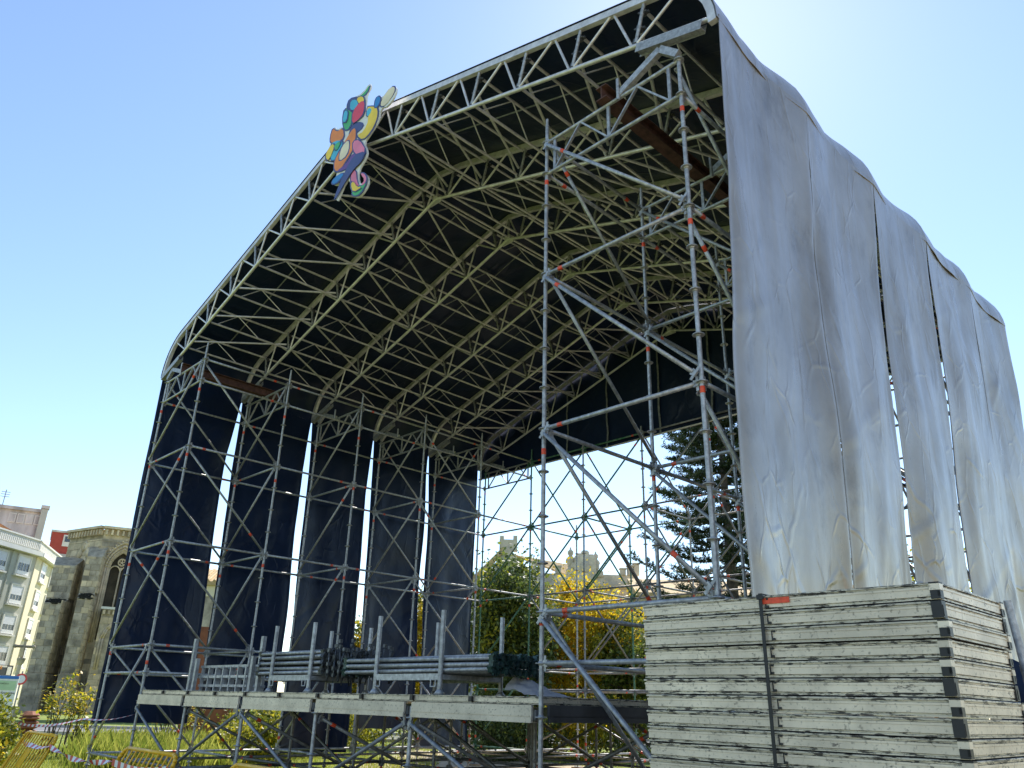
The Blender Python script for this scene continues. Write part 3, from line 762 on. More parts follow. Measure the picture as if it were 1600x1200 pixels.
def coupler_heap():
    # upright braces leaning against the ends of the short tubes
    for k in range(34):
        x = -4.58 + random.uniform(-0.03, 0.22); y = 0.34 + random.random() * 1.1; z = DZ + 0.10 + random.random() * 0.12
        L = random.uniform(0.35, 0.52)
        a = Vector((x, y, z)); b_ = a + Vector((random.uniform(-0.10, 0.10), random.uniform(-0.1, 0.1), L))
        bm = bmesh.new(); bm_cyl(bm, a, b_, 0.010, 6); bm_box(bm, b_, (0.05, 0.04, 0.05)); bm_box(bm, a.lerp(b_, 0.55), (0.045, 0.05, 0.045)); bm_box(bm, a.lerp(b_, 0.3), (0.04, 0.03, 0.05))
        tag(link('hanging_wedge', mesh_from_bm(bm, 'hanging_wedge', 'dark'), Matrix()), 'dark wedge coupler hanging at the ends of the short tubes', 'coupler', 'wedge couplers at the tube ends')
coupler_heap()
def guard_frames():
    for q in range(3):
        y = 0.55 + 0.16 * q
        t = thing('guardrail_frame', (-8.2, y, DZ + 0.004), ['ladder shaped grey frame lying along the deck, front one of three', 'ladder shaped grey frame lying along the deck, middle one of three', 'ladder shaped grey frame lying along the deck, rear one of three'][q], 'frame', 'ladder frames on the deck')
        z = DZ + 0.004
        for zz in (0.09, 0.24, 0.41): bar('rail', (-9.14, y, z + zz), (-7.30, y, z + zz), 0.035, 0.04, 'galv', t)
        for k in range(7): bar('rung', (-9.05 + 0.28 * k, y, z + 0.0), (-9.05 + 0.28 * k, y, z + 0.41), 0.035, 0.05, 'galv', t)
    for k, (x, hh) in enumerate(((-6.98, 0.55), (-9.12, 0.55), (-9.32, 0.9), (-6.72, 0.85))):
        bm = bmesh.new(); zz = DZ + 0.004
        bm_box(bm, (x, 0.42, zz + hh / 2), (0.075, 0.008, hh)); bm_box(bm, (x - 0.034, 0.45, zz + hh / 2), (0.007, 0.05, hh)); bm_box(bm, (x + 0.034, 0.45, zz + hh / 2), (0.007, 0.05, hh)); bm_box(bm, (x, 0.46, zz + 0.006), (0.14, 0.14, 0.012))
        tag(link('channel_post', mesh_from_bm(bm, 'channel_post', 'galv'), Matrix()), 'short upright steel channel post beside the ladder frames', 'post', 'channel posts on the deck')
guard_frames()
def grey_sheet():
    # a crumpled grey sheet slumped at the end of the long tubes
    def f(u, v):
        x = -1.30 + 0.62 * u; y = 0.75 + 0.5 * v
        h = 0.23 * max(0, 1 - u * 1.15) ** 0.9 * math.sin(math.pi * min(1, max(0, v * 0.94 + 0.03))) ** 0.5
        n = noise.noise(Vector((x * 6, y * 6, 1))) * 0.05 + noise.noise(Vector((x * 15, y * 13, 5))) * 0.02
        return (x + n * 0.4, y, DZ + 0.012 + max(0, h + n * (0.4 + h * 3)))
    cloth('grey_sheet', f, 40, 36, 'crumpled pale grey sheet slumped on the deck at the tube ends', 'sheet', None, 'sheet_grey', 'sheet_grey')
grey_sheet()
# ------------------------------------------------------------------ stack of deck panels
def stack():
    ph = 0.100; n = 21
    X0, X1, Y0 = 2.22, 4.24, -1.27
    lx, ly = X1 - X0, 1.13
    names = ['topmost', 'second from the top', 'third from the top', 'fourth from the top', 'fifth from the top', 'sixth from the top', 'seventh from the top', 'eighth from the top', 'ninth from the top', 'tenth from the top', 'eleventh from the top', 'twelfth from the top']
    ztop_ = H0 + 0.805
    for k in range(n):
        z = ztop_ - ph * (k + 1)
        jx, jy, jr = random.uniform(-0.016, 0.016), random.uniform(-0.020, 0.008), random.uniform(-0.007, 0.007)
        base = Matrix.Translation((X0 + lx / 2 + jx + 0.005 * k * 0.2, Y0 + ly / 2 + jy, z + 0.001)) @ Matrix.Rotation(jr, 4, 'Z')
        lab = 'scuffed aluminium edged deck panel, %s in the tall stack' % names[k] if k < len(names) else 'scuffed aluminium edged deck panel low in the tall stack'
        o = link('deck_panel', panel_mesh(lx, ly, ph - 0.007), base, None)
        tag(o, lab, 'deck panel', 'deck panels in the tall stack' )
        solid = k in (1, 5, 7)
        for sx, sy in ((1, -1), (1, 1)):
            c = Vector((sx * (lx / 2 - 0.024), sy * (ly / 2 - 0.024), 0))
            if solid:
                bm = bmesh.new(); bm_box(bm, (0, 0, 0.047), (0.058, 0.058, 0.090)); bm_box(bm, (sx * 0.022, sy * 0.006, 0.04), (0.02, 0.03, 0.06))
                cc = mesh_from_bm(bm, 'corner_block', 'black')
            else:
                bm = bmesh.new(); bm_box(bm, (0, 0, 0.090), (0.056, 0.056, 0.008)); bm_box(bm, (0, 0, 0.026), (0.052, 0.052, 0.046)); bm_box(bm, (0, 0, 0.067), (0.057, 0.057, 0.034), mi=1)
                bm_box(bm, (sx * 0.020, sy * 0.018, 0.03), (0.016, 0.016, 0.03))
                cc = mesh_from_bm(bm, 'corner_block', ['black', 'deck_edge'])
            link('corner_block', cc, base @ Matrix.Translation(c), o)
        # mid joint on the long side
        bm = bmesh.new(); bm_box(bm, (0, 0.004, 0.024), (0.018, 0.014, 0.014)); bm_box(bm, (0.004, 0.004, 0.070), (0.014, 0.014, 0.012)); bm_box(bm, (-0.012, 0.006, 0.046), (0.004, 0.012, 0.06))
        link('mid_clip', mesh_from_bm(bm, 'mid_clip', 'black'), base @ Matrix.Translation((-0.02 + random.uniform(-0.01, 0.01), -ly / 2 - 0.002, 0)), o)
        if k == 0:
            box('red_sticker', base @ Vector((0.03, -ly / 2 - 0.0005, 0.058)), (0.19, 0.004, 0.036), 'red', o)
        bx = z
    # flat tension strap round the middle of the stack
    xs = X0 + lx / 2 - 0.055
    bm = bmesh.new()
    zb = 0.2; zt_ = ztop_ + 0.004
    bm_box(bm, (xs, Y0 - 0.034, (zb + zt_) / 2), (0.024, 0.003, zt_ - zb)); bm_box(bm, (xs, Y0 + ly / 2, zt_ + 0.002), (0.024, ly + 0.07, 0.003)); bm_box(bm, (xs, Y0 + ly + 0.024, (zb + zt_) / 2), (0.032, 0.003, zt_ - zb))
    bm_box(bm, (xs, Y0 - 0.037, zt_ - 0.02), (0.045, 0.012, 0.03))
    tag(link('tension_strap', mesh_from_bm(bm, 'tension_strap', 'black'), Matrix()), 'dark flat strap running down the tall panel stack', 'strap')
    for xk in (X0 + 0.25, X1 - 0.25):
        bm = bmesh.new(); bm_box(bm, (xk, Y0 + ly / 2, (ztop_ - ph * n) / 2), (0.14, ly, ztop_ - ph * n - 0.004))
        tag(link('timber_bearer', mesh_from_bm(bm, 'timber_bearer', 'plank'), Matrix()), 'timber bearer under the tall panel stack', 'timber', 'bearers under the panel stack')
stack()
def side_rack():
    # second pile at the foot of the silver curtain
    for k in range(27):
        o = link('deck_panel', panel_mesh(1.0, 1.9, 0.072), Matrix.Translation((4.25 + random.uniform(-0.01, 0.01), 2.95 + random.uniform(-0.01, 0.01), 0.10 + 0.076 * k)))
        tag(o, 'aluminium edged deck panel in the second pile beside the silver curtain', 'deck panel', 'deck panels in the second pile')
    for yk in (2.3, 3.6):
        tag(box('timber_bearer', (4.25, yk, 0.048), (1.0, 0.14, 0.094), 'plank'), 'timber bearer under the second panel pile', 'timber', 'bearers under the second pile')
    t = thing('rack_post', (3.98, 1.36, 0), 'single upright galvanised tube with a foot beside the panel stack', 'post')
    tube('tube', (4.02, 1.40, 0.03), (3.92, 1.30, H0 + 0.985), 0.030, 'galv', t, 12)
    tube('sleeve', (3.975, 1.355, 1.2), (3.945, 1.325, H0 + 0.50), 0.042, 'galv_dark', t, 12)
    bm = bmesh.new(); bm_cyl(bm, (4.02, 1.40, 0), (4.02, 1.40, 0.09), 0.08, 12, 0.032); link('foot', mesh_from_bm(bm, 'foot', 'galv'), Matrix(), t)
    # black sheet sagging over the front of the second pile
    def f(u, v):
        x = 3.62 + 1.1 * u; z = 2.20 - 0.55 * u ** 0.7 - 1.3 * v; y = 1.72 - 0.10 * math.sin(v * 2) + 0.05 * noise.noise(Vector((u * 4, v * 4, 1)))
        return (x, y, max(0.02, z))
    cloth('black_sheet', f, 20, 24, 'black plastic sheet hanging between the panel stack and the second pile', 'sheet', None, 'skin_black', 'skin_black')
side_rack()
# ------------------------------------------------------------------ colourful cut-out board on the roof front
def cutout():
    cols = {'cr_red': (0.72, 0.06, 0.10), 'cr_orange': (0.85, 0.26, 0.03), 'cr_yellow': (0.88, 0.62, 0.04), 'cr_green': (0.08, 0.45, 0.16), 'cr_blue': (0.03, 0.24, 0.62), 'cr_cyan': (0.08, 0.48, 0.72), 'cr_purple': (0.16, 0.07, 0.30), 'cr_navy': (0.06, 0.08, 0.24), 'cr_cream': (0.80, 0.70, 0.50), 'cr_pink': (0.80, 0.22, 0.36)}
    for k, c in cols.items(): M[k] = mat(k, c, 0.45, 0, 0.12, 3)
    Y = -0.20
    def pt(px, py):
        # photo crop pixel on the plane of the roof front
        d = from_px(380 + px / 4.0, 100 + py / 4.0); tt = (Y - CAM.y) / d.y
        p = CAM + d * tt; return Vector((p.x, p.z))
    t = thing('cut_out_board', (*[0, 0, 0],), 'multicoloured cut-out board of swirling feather shapes fixed to the roof front', 'sign board')
    o0 = pt(690, 500); t.location = (o0.x, Y, o0.y); WM[t] = Matrix.Translation((o0.x, Y, o0.y))
    def plate(name, pts, m_, y, th=0.012, smooth_it=1):
        P = [pt(*p) for p in pts]
        for _ in range(smooth_it):
            Q = []
            for a, b_ in zip(P, P[1:] + P[:1]): Q += [a.lerp(b_, 0.25), a.lerp(b_, 0.75)]
            P = Q
        bm = bmesh.new(); f = bm.faces.new([bm.verts.new((p.x, y, p.y)) for p in P])
        r = bmesh.ops.extrude_face_region(bm, geom=[f]); bmesh.ops.translate(bm, verts=[v for v in r['geom'] if isinstance(v, bmesh.types.BMVert)], vec=(0, th, 0))
        bmesh.ops.recalc_face_normals(bm, faces=bm.faces[:]); bmesh.ops.triangulate(bm, faces=[f_ for f_ in bm.faces if len(f_.verts) > 4])
        return link(name, mesh_from_bm(bm, name, m_), Matrix(), t)
    outline = [(700, 205), (745, 180), (790, 118), (802, 140), (775, 185), (770, 235), (765, 290), (795, 262), (825, 270), (830, 215), (850, 190), (865, 215), (920, 140), (960, 140), (955, 190), (905, 265), (860, 275), (845, 360), (800, 430), (755, 490), (780, 545), (768, 590), (720, 670), (722, 735), (745, 752), (765, 730), (735, 690), (760, 680), (785, 715), (782, 760), (740, 825), (700, 838), (672, 790), (665, 720), (640, 740), (600, 835), (590, 860), (578, 838), (610, 740), (575, 765), (555, 735), (590, 690), (568, 650), (570, 600), (520, 605), (518, 560), (548, 500), (545, 440), (568, 390), (590, 410), (620, 390), (635, 410), (622, 350), (640, 270), (665, 215)]
    plate('backing', outline, 'white', Y, 0.03, 1)
    cnt = [0]
    def feather(pts, m_, lay):
        cx = sum(p[0] for p in pts) / len(pts); cy = sum(p[1] for p in pts) / len(pts); cnt[0] += 1
        def sc_(k, e): return [(cx + (x - cx) * k + math.copysign(e, x - cx), cy + (y - cy) * k + math.copysign(e, y - cy)) for x, y in pts]
        y0 = Y - 0.004 - 0.012 * lay - 0.0012 * (cnt[0] % 9)
        plate('outline_patch', sc_(1.10, 7), 'cr_navy', y0, 0.005); plate('colour_patch', sc_(1.08, 1), m_, y0 - 0.0035, 0.0055)
    feather([(722, 205), (755, 185), (793, 130), (772, 182), (742, 205)], 'cr_green', 0)
    feather([(672, 225), (715, 212), (745, 240), (720, 300), (672, 300), (655, 260)], 'cr_navy', 0)
    feather([(680, 235), (712, 228), (722, 258), (700, 288), (675, 285)], 'cr_cyan', 1)
    feather([(715, 220), (750, 205), (762, 235), (735, 255)], 'cr_yellow', 1)
    feather([(735, 245), (762, 240), (755, 310), (725, 350), (690, 372), (695, 300)], 'cr_red', 1)
    feather([(640, 285), (670, 300), (690, 320), (665, 400), (640, 410), (628, 350)], 'cr_green', 0)
    feather([(640, 300), (660, 300), (650, 360), (630, 365)], 'cr_cyan', 1)
    feather([(775, 280), (815, 275), (840, 290), (835, 350), (800, 420), (755, 470), (720, 440), (760, 420), (790, 350)], 'cr_yellow', 0)
    feather([(780, 290), (800, 278), (805, 300), (780, 335)], 'cr_cyan', 1)
    feather([(835, 225), (850, 205), (862, 225), (845, 265), (826, 272)], 'cr_blue', 1)
    feather([(870, 225), (920, 150), (948, 150), (940, 190), (895, 255), (865, 262)], 'cr_cream', 0)
    feather([(552, 450), (568, 405), (585, 430), (622, 405), (628, 460), (585, 490), (552, 490)], 'cr_orange', 0)
    feather([(555, 500), (600, 480), (625, 500), (585, 590), (550, 600)], 'cr_cyan', 0)
    feather([(525, 560), (560, 505), (575, 520), (545, 598), (528, 595)], 'cr_yellow', 1)
    feather([(575, 515), (605, 490), (612, 505), (590, 545)], 'cr_green', 1)
    feather([(650, 470), (690, 410), (705, 430), (690, 530), (645, 600), (610, 660), (580, 660), (580, 600), (615, 540)], 'cr_orange', 0)
    feather([(655, 620), (690, 560), (755, 540), (760, 580), (700, 620), (640, 660), (590, 672)], 'cr_purple', 0)
    feather([(625, 520), (660, 480), (665, 520), (650, 570), (612, 605), (608, 575)], 'cr_cream', 1)
    feather([(695, 490), (730, 480), (770, 545), (720, 570), (695, 540)], 'cr_pink', 1)
    feather([(690, 380), (735, 370), (750, 400), (700, 440), (665, 450)], 'cr_navy', 0)
    feather([(760, 565), (740, 625), (690, 670), (620, 790), (588, 845), (598, 800), (650, 690), (690, 590)], 'cr_navy', 2)
    feather([(565, 735), (600, 700), (640, 690), (600, 740), (575, 755)], 'cr_blue', 2)
    feather([(680, 690), (705, 665), (712, 740), (735, 770), (700, 800), (680, 760)], 'cr_pink', 0)
    feather([(690, 800), (720, 775), (755, 765), (775, 745), (735, 815), (700, 825)], 'cr_green', 1)
    feather([(686, 760), (700, 740), (722, 775), (750, 772), (700, 806)], 'cr_yellow', 2)
    feather([(742, 692), (762, 690), (778, 720), (765, 752), (745, 760), (768, 725)], 'cr_pink', 1)
    for (ax, ay) in ((700, 300), (660, 560)):
        p = pt(ax, ay); tube('fixing_bracket', (p.x, Y + 0.03, p.y), (p.x, -0.04, p.y), 0.015, 'galv', t)
cutout()
# ------------------------------------------------------------------ barriers and tape
def barrier(x0, x1, y, h, lean, label):
    t = thing('pedestrian_barrier', ((x0 + x1) / 2, y, 0), label, 'barrier', 'yellow barriers in front of the stage')
    c, s = math.cos(lean), math.sin(lean)
    yb = y - h * s
    def P(x, hh): return Vector((x, yb + hh * s, 0.018 + hh * c))
    r = 0.026
    rc = 0.14
    ring = []
    for cx, cz, a0 in ((x0 + rc, h - rc, 180), (x1 - rc, h - rc, 90)):
        for k in range(5): a = R(a0 - 22.5 * k); ring.append((cx + rc * math.cos(a), cz + rc * math.sin(a)))
    path = [(x0, 0.0)] + ring + [(x1, 0.0)]
    bm = bmesh.new()
    for a, b_ in zip(path, path[1:]): bm_cyl(bm, P(*a), P(*b_), r, 8)
    link('frame', mesh_from_bm(bm, 'frame', 'yellow'), Matrix(), t)
    tube('bottom_rail', P(x0, 0.24), P(x1, 0.24), 0.018, 'yellow', t)
    nb_ = 12
    for k in range(1, nb_):
        x = x0 + (x1 - x0) * k / nb_
        tube('bar', P(x, 0.24), P(x, h), 0.013, 'yellow', t, 6)
    xm = x0 + (x1 - x0) * 0.46
    rot = Matrix.Rotation(-lean, 3, 'X')
    box('plate', P(xm, 0.62) - Vector((0, 0.016 * c, 0)), (0.26, 0.006, 0.30), 'yellow', t, rot)
    for x in (x0, x1):
        tube('sleeve', P(x, 0.05), P(x, 0.52), 0.023, 'blue', t)
        # foot
        bar('foot', P(x, 0.0) + Vector((0, -0.22, 0.0)), P(x, 0.0) + Vector((0, 0.34, 0.0)), 0.04, 0.03, 'yellow', t)
    return t
barrier(-10.97, -9.20, -1.60, 1.02, R(24), 'yellow tubular barrier leaning beside the rusty ribbed bollard')
barrier(-6.27, -4.52, -1.60, 1.00, R(24), 'yellow tubular barrier with warning tape across its top')
barrier(-3.20, -1.45, -1.55, 0.99, R(24), 'yellow tubular barrier standing closest to the panel stack')
def tape(name, pts, w_, label, twist=0.0, seg=0.11):
    # catmull-rom path, alternating red and white
    P = [Vector(p) for p in pts]; path = []
    for i in range(len(P) - 1):
        a, b_ = P[i], P[i + 1]; n = max(2, int((b_ - a).length / seg)); sagv = 0.03 * (b_ - a).length
        for k in range(n): t = k / n; path.append(a.lerp(b_, t) - Vector((0, 0, sagv * math.sin(math.pi * t))))
    path.append(P[-1]); vs, fs, mi = [], [], []
    for i, p in enumerate(path):
        a = twist * i * 0.25 + 0.3 * noise.noise(Vector((i * 0.17, 2.2, 0)))
        up = Vector((0, math.sin(a), math.cos(a)))
        vs += [p + up * w_ / 2, p - up * w_ / 2]
        if i: fs.append((2 * i - 2, 2 * i - 1, 2 * i + 1, 2 * i)); mi.append(i % 2)
    tag(poly_mesh(name, vs, fs, ['white', 'tape_red'], None, mi), label, 'tape', 'red and white barrier tape')
tape('barrier_tape', [(-11.0, -1.62, 0.80), (-10.2, -1.72, 0.78), (-9.2, -1.7, 0.80)], 0.075, 'red and white tape strung across the barrier by the ribbed bollard', 0.3)
tape('barrier_tape', [(-9.2, -1.7, 0.80), (-6.27, -1.72, 0.76)], 0.07, 'red and white twisted tape hanging between two yellow barriers', 1.2)
tape('barrier_tape', [(-6.27, -1.74, 0.76), (-4.5, -1.74, 0.78), (-3.2, -1.72, 0.66), (-1.4, -1.7, 0.60)], 0.085, 'red and white striped tape stretched across the barriers near the stage fascia', 0.0)
tape('barrier_tape', [(-16.5, -0.6, 0.96), (-12.6, -0.2, 1.12), (-10.4, 0.1, 1.30)], 0.05, 'red and white tape running to the leg of the church side tower', 0.1)
# ------------------------------------------------------------------ background
def frame_at(x, dist, yaw=0.0, y=1095):
    p, d = ground_px(x, dist, y)
    rgt = Vector((d.y, -d.x, 0)); c, s = math.cos(yaw), math.sin(yaw)
    u = rgt * c + d * s; wv = d * c - rgt * s
    m = Matrix((u, wv, Vector((0, 0, 1)))).transposed().to_4x4(); m.translation = p
    return m
M['stone'] = mat('sunlit granite ashlar', (0.58, 0.47, 0.31), 0.9, 0, 0.25, 1.3, detail=9, bump=0.02, bscale=5, objrand=0.2)
M['stone_dark'] = mat('dark and shaded granite', (0.36, 0.31, 0.235), 0.95, 0, 0.42, 1.1, detail=9, bump=0.02, bscale=5, objrand=0.25)  # darker granite, also the shaded copy for the church buttress fronts
M['mortar'] = mat('mortar', (0.40, 0.34, 0.24), 0.95, 0, 0.3, 2)
M['moss'] = mat('black moss', (0.025, 0.024, 0.016), 1, 0, 0.5, 8, bump=0.05)
M['void'] = mat('dark church interior', (0.06, 0.048, 0.03), 0.9, 0, 0.5, 0.8)
M['plaster'] = mat('grey green plaster', (0.47, 0.475, 0.41), 0.85, 0, 0.07, 0.8)
M['plaster_y'] = mat('cream and sunlit plaster', (0.66, 0.60, 0.42), 0.85, 0, 0.06, 0.8)
M['trim'] = mat('white trim', (0.72, 0.70, 0.63), 0.7, 0, 0.07, 1)
M['glass'] = mat('window glass', (0.03, 0.035, 0.045), 0.08, 0, 0.2, 2, spec=0.8)
M['shutter'] = mat('white roller shutter', (0.72, 0.74, 0.78), 0.6, 0, 0.05, 3)
M['tile'] = mat('orange roof tile', (0.52, 0.22, 0.09), 0.85, 0, 0.25, 3)
M['tile_y'] = mat('ochre roof tile', (0.50, 0.36, 0.17), 0.85, 0, 0.25, 3, objrand=0.12)
M['tile_r'] = mat('purple brown tile', (0.19, 0.09, 0.085), 0.85, 0, 0.2, 3)
M['concrete'] = mat('weathered concrete', (0.52, 0.50, 0.47), 0.9, 0, 0.35, 0.6, detail=9, vs=(1, 1, 0.3))
M['redwall'] = mat('red wall', (0.42, 0.07, 0.05), 0.8, 0, 0.1, 2)
M['pale_stone'] = mat('pale carved granite', (0.62, 0.54, 0.41), 0.9, 0, 0.3, 0.7, detail=9, bump=0.04, bscale=2.5, objrand=0.12)
M['sign_black'] = mat('sign black', (0.015, 0.015, 0.015), 0.4, 0, 0.2, 4)
M['sign_orange'] = mat('sign orange', (0.85, 0.33, 0.03), 0.5, 0, 0.05, 4)
M['sign_green'] = mat('pale green print', (0.48, 0.66, 0.42), 0.5, 0, 0.15, 1.5)
M['sign_blue'] = mat('blue print', (0.03, 0.17, 0.55), 0.5, 0, 0.06, 4)
def L(mx, p): return mx @ Vector(p)
def prism(name, mx, poly, z0, z1, m_, parent, ztops=None):
    """vertical prism over a local (u, w) polygon; ztops gives a height per corner"""
    n = len(poly); vs = [L(mx, (u, w_, z0)) for u, w_ in poly] + [L(mx, (u, w_, ztops[i] if ztops else z1)) for i, (u, w_) in enumerate(poly)]
    fs = [(i, (i + 1) % n, n + (i + 1) % n, n + i) for i in range(n)] + [tuple(range(n - 1, -1, -1)), tuple(range(n, 2 * n))]
    o = poly_mesh(name, vs, fs, m_, parent)
    bm = bmesh.new(); bm.from_mesh(o.data); bmesh.ops.recalc_face_normals(bm, faces=bm.faces[:]); bm.to_mesh(o.data); bm.free()
    return o
def lbox(name, mx, c, s, m_, parent, bev=0.0):
    return link(name, unit_box(m_, bev), mx @ Matrix.Translation(c) @ Matrix.Diagonal((*s, 1)), parent)
def ashlar(mx, a, b_, z0, z1, parent, m_, ch=0.45, lw=0.85, hole=None, rnd=None, proud=0.03, m2=None, p2=0.0):
    """stone blocks on the wall face between local points a and b (u, w); outside is to the right of a->b when facing -w"""
    rnd = rnd or random
    a = Vector((*a, 0)); b_ = Vector((*b_, 0)); d = b_ - a; Lw = d.length; d.normalize(); nrm = Vector((d.y, -d.x, 0))
    z = z0; row = 0
    while z < z1 - 0.1:
        h = min(ch * rnd.uniform(0.85, 1.15), z1 - z); s = -(row % 2) * lw * 0.5
        while s < Lw - 0.02:
            l = lw * rnd.uniform(0.75, 1.3); s0, s1 = max(0, s), min(Lw, s + l); s += l
            if s1 - s0 < 0.12: continue
            mid = (s0 + s1) / 2
            if hole and hole(mid, z + h / 2, (s1 - s0) / 2): continue
            pr = proud * rnd.uniform(0.5, 1.4)
            c = a + d * mid + nrm * (pr / 2 - 0.02)
            R3 = Matrix((d, -nrm, Vector((0, 0, 1)))).transposed().to_4x4()
            mm_ = m2 if (m2 and rnd.random() < p2) else m_
            link('stone', unit_box(mm_, 0.06), mx @ Matrix.Translation(Vector((c.x, c.y, z + h / 2))) @ R3 @ Matrix.Diagonal((s1 - s0 - 0.03, pr + 0.06, h - 0.03, 1)), parent)
        z += h; row += 1
def church():
    rnd = random.Random(3)
    mx = frame_at(112, 80, 0.0, 1100)
    t = thing('church_apse', mx.translation, 'ruined gothic stone church apse with tall pointed window and stepped buttresses', 'church')
    Zt = 15.5; U0 = -0.45; U1 = 3.6
    prism('wall', mx, [(U0, 0.45), (U1, 0.45), (7.5, 3.5), (7.5, 12), (-3.4, 12), (-3.2, 4.6)], 0, Zt, 'mortar', t)
    def mface(pts, name, th=0.45, m_='stone'):
        vs = [L(mx, (u, 0, z)) for u, z in pts] + [L(mx, (u, th, z)) for u, z in pts]; n = len(pts)
        fs = [tuple(range(n)), tuple(range(2 * n - 1, n - 1, -1))] + [(i, n + i, n + (i + 1) % n, (i + 1) % n) for i in range(n)]
        return poly_mesh(name, vs, fs, m_, t)
    wc, wh, zs, zsp = 1.52, 0.92, 5.9, 12.1
    def arch(ex, n=10):
        hw = wh + ex; rad = hw * 1.75; pts = []; cxr = wc - hw + rad; a1 = math.acos((cxr - wc) / rad)
        for k in range(n + 1):
            a = math.pi - a1 * k / n; pts.append((cxr + rad * math.cos(a), zsp + rad * math.sin(a)))
        return pts + [(2 * wc - x, z) for x, z in reversed(pts[:-1])]
    A0 = arch(0.0); half = len(A0) // 2
    mface([(U0, 0.0), (wc, 0.0), (wc, zs), (wc - wh, zs)] + A0[:half + 1] + [(wc, Zt), (U0, Zt)], 'wall')
    mface([(wc, 0.0), (U1, 0.0), (U1, Zt), (wc, Zt)] + A0[half:] + [(wc + wh, zs), (wc, zs)], 'wall')
    wn = poly_mesh('window', [L(mx, (u, 0.44, z)) for u, z in [(wc - wh - 0.2, zs - 0.2), (wc + wh + 0.2, zs - 0.2), (wc + wh + 0.2, 13.9), (wc - wh - 0.2, 13.9)]], [(0, 1, 2, 3)], 'void', t)
    def strip(pts, rr, off, m_, nm):
        bm = bmesh.new()
        for (a, b_) in zip(pts, pts[1:]): bm_cyl(bm, L(mx, (a[0], off, a[1])), L(mx, (b_[0], off, b_[1])), rr, 8)
        return link(nm, mesh_from_bm(bm, nm, m_), Matrix(), wn)
    for ex, rr, off in ((0.0, 0.09, 0.12), (0.16, 0.09, -0.02), (0.34, 0.09, -0.07), (0.56, 0.11, -0.09)):
        ar = arch(ex); strip([(ar[0][0], zs - 0.2)] + ar + [(ar[-1][0], zs - 0.2)], rr, off, 'stone', 'moulding')
    ar = arch(0.68)
    for k in range(3, len(ar) - 3):
        q = ar[k]; lbox('crocket', mx, (q[0], -0.12, q[1]), (0.13, 0.2, 0.13), 'stone', wn, 0.1)
    strip([(wc, zs), (wc, zsp + 0.1)], 0.075, 0.2, 'stone', 'mullion')
    for s_ in (-1, 1): strip([(wc + s_ * wh, zsp - 0.4)] + [(wc + s_ * (wh * (0.5 + 0.5 * math.cos(R(10 * k)))), zsp - 0.4 + 0.6 * math.sin(R(10 * k))) for k in range(1, 18)] + [(wc, zsp - 0.4)], 0.06, 0.2, 'stone', 'tracery')
    strip([(wc + 0.3 * math.cos(R(15 * k)), zsp + 0.55 + 0.3 * math.sin(R(15 * k))) for k in range(25)], 0.07, 0.2, 'stone', 'tracery')
    for k in range(5): strip([(wc, zsp + 0.55), (wc + 0.3 * math.cos(R(72 * k + 18)), zsp + 0.55 + 0.3 * math.sin(R(72 * k + 18)))], 0.045, 0.2, 'stone', 'tracery')
    hole = lambda s_, z, hw: abs(s_ + U0 - wc) < wh + 0.62 + hw * 0.8 and zs - 0.5 < z < zsp + 2.2 - max(0, abs(s_ + U0 - wc) - 0.3) * 1.1
    ashlar(mx, (U0, 0.0), (U1, 0.0), 0.3, Zt - 0.9, t, 'stone', 0.5, 0.85, hole, rnd, m2='stone_dark', p2=0.2)
    # receding face with a blind arch
    fa, fb = Vector((-3.2, 4.6, 0)), Vector((U0, 0.0, 0)); dv = (fb - fa).normalized(); nv = Vector((dv.y, -dv.x, 0)); lf = (fb - fa).length
    ashlar(mx, fa[:2], fb[:2], 6.0, Zt - 0.9, t, 'stone', 0.55, 0.95, None, rnd)
    bl = fa.lerp(fb, 0.55)
    for ex in (0.0, 0.3, 0.6):
        bm = bmesh.new(); pts = [(-0.75 - ex, 7.5), (-0.75 - ex, 12.2), (-0.6 - ex * 0.8, 13.0), (-0.3 - ex * 0.4, 13.6 + ex * 0.5), (0, 14.0 + ex * 0.8), (0.3 + ex * 0.4, 13.6 + ex * 0.5), (0.6 + ex * 0.8, 13.0), (0.75 + ex, 12.2), (0.75 + ex, 7.5)]
        for a, b_ in zip(pts, pts[1:]): bm_cyl(bm, L(mx, bl + dv * a[0] + nv * 0.06 + Vector((0, 0, a[1]))), L(mx, bl + dv * b_[0] + nv * 0.06 + Vector((0, 0, b_[1]))), 0.11, 8)
        link('blind_arch', mesh_from_bm(bm, 'blind_arch', 'stone'), Matrix(), t)
    # cornice with corbels
    for (a, b_) in (((-3.25, 4.55), (U0 - 0.05, -0.05)), ((U0 - 0.02, -0.02), (U1 + 0.05, -0.02)), ((U1 + 0.05, -0.05), (7.6, 3.4))):
        va, vb = Vector((*a, 0)), Vector((*b_, 0)); d = (vb - va); n = max(2, int(d.length / 0.42)); dn = d.normalized(); nn = Vector((dn.y, -dn.x, 0))
        R3 = Matrix((dn, -nn, Vector((0, 0, 1)))).transposed().to_4x4(); c = (va + vb) / 2
        link('cornice', unit_box('stone'), mx @ Matrix.Translation(c + nn * 0.12 + Vector((0, 0, Zt + 0.1))) @ R3 @ Matrix.Diagonal((d.length + 0.1, 0.55, 0.22, 1)), t)
        for k in range(n):
            p = va + dn * ((k + 0.5) * d.length / n)
            link('corbel', unit_box('stone', 0.06), mx @ Matrix.Translation(p + nn * 0.12 + Vector((0, 0, Zt - 0.32))) @ R3 @ Matrix.Diagonal((0.18, 0.35, 0.5, 1)), t)
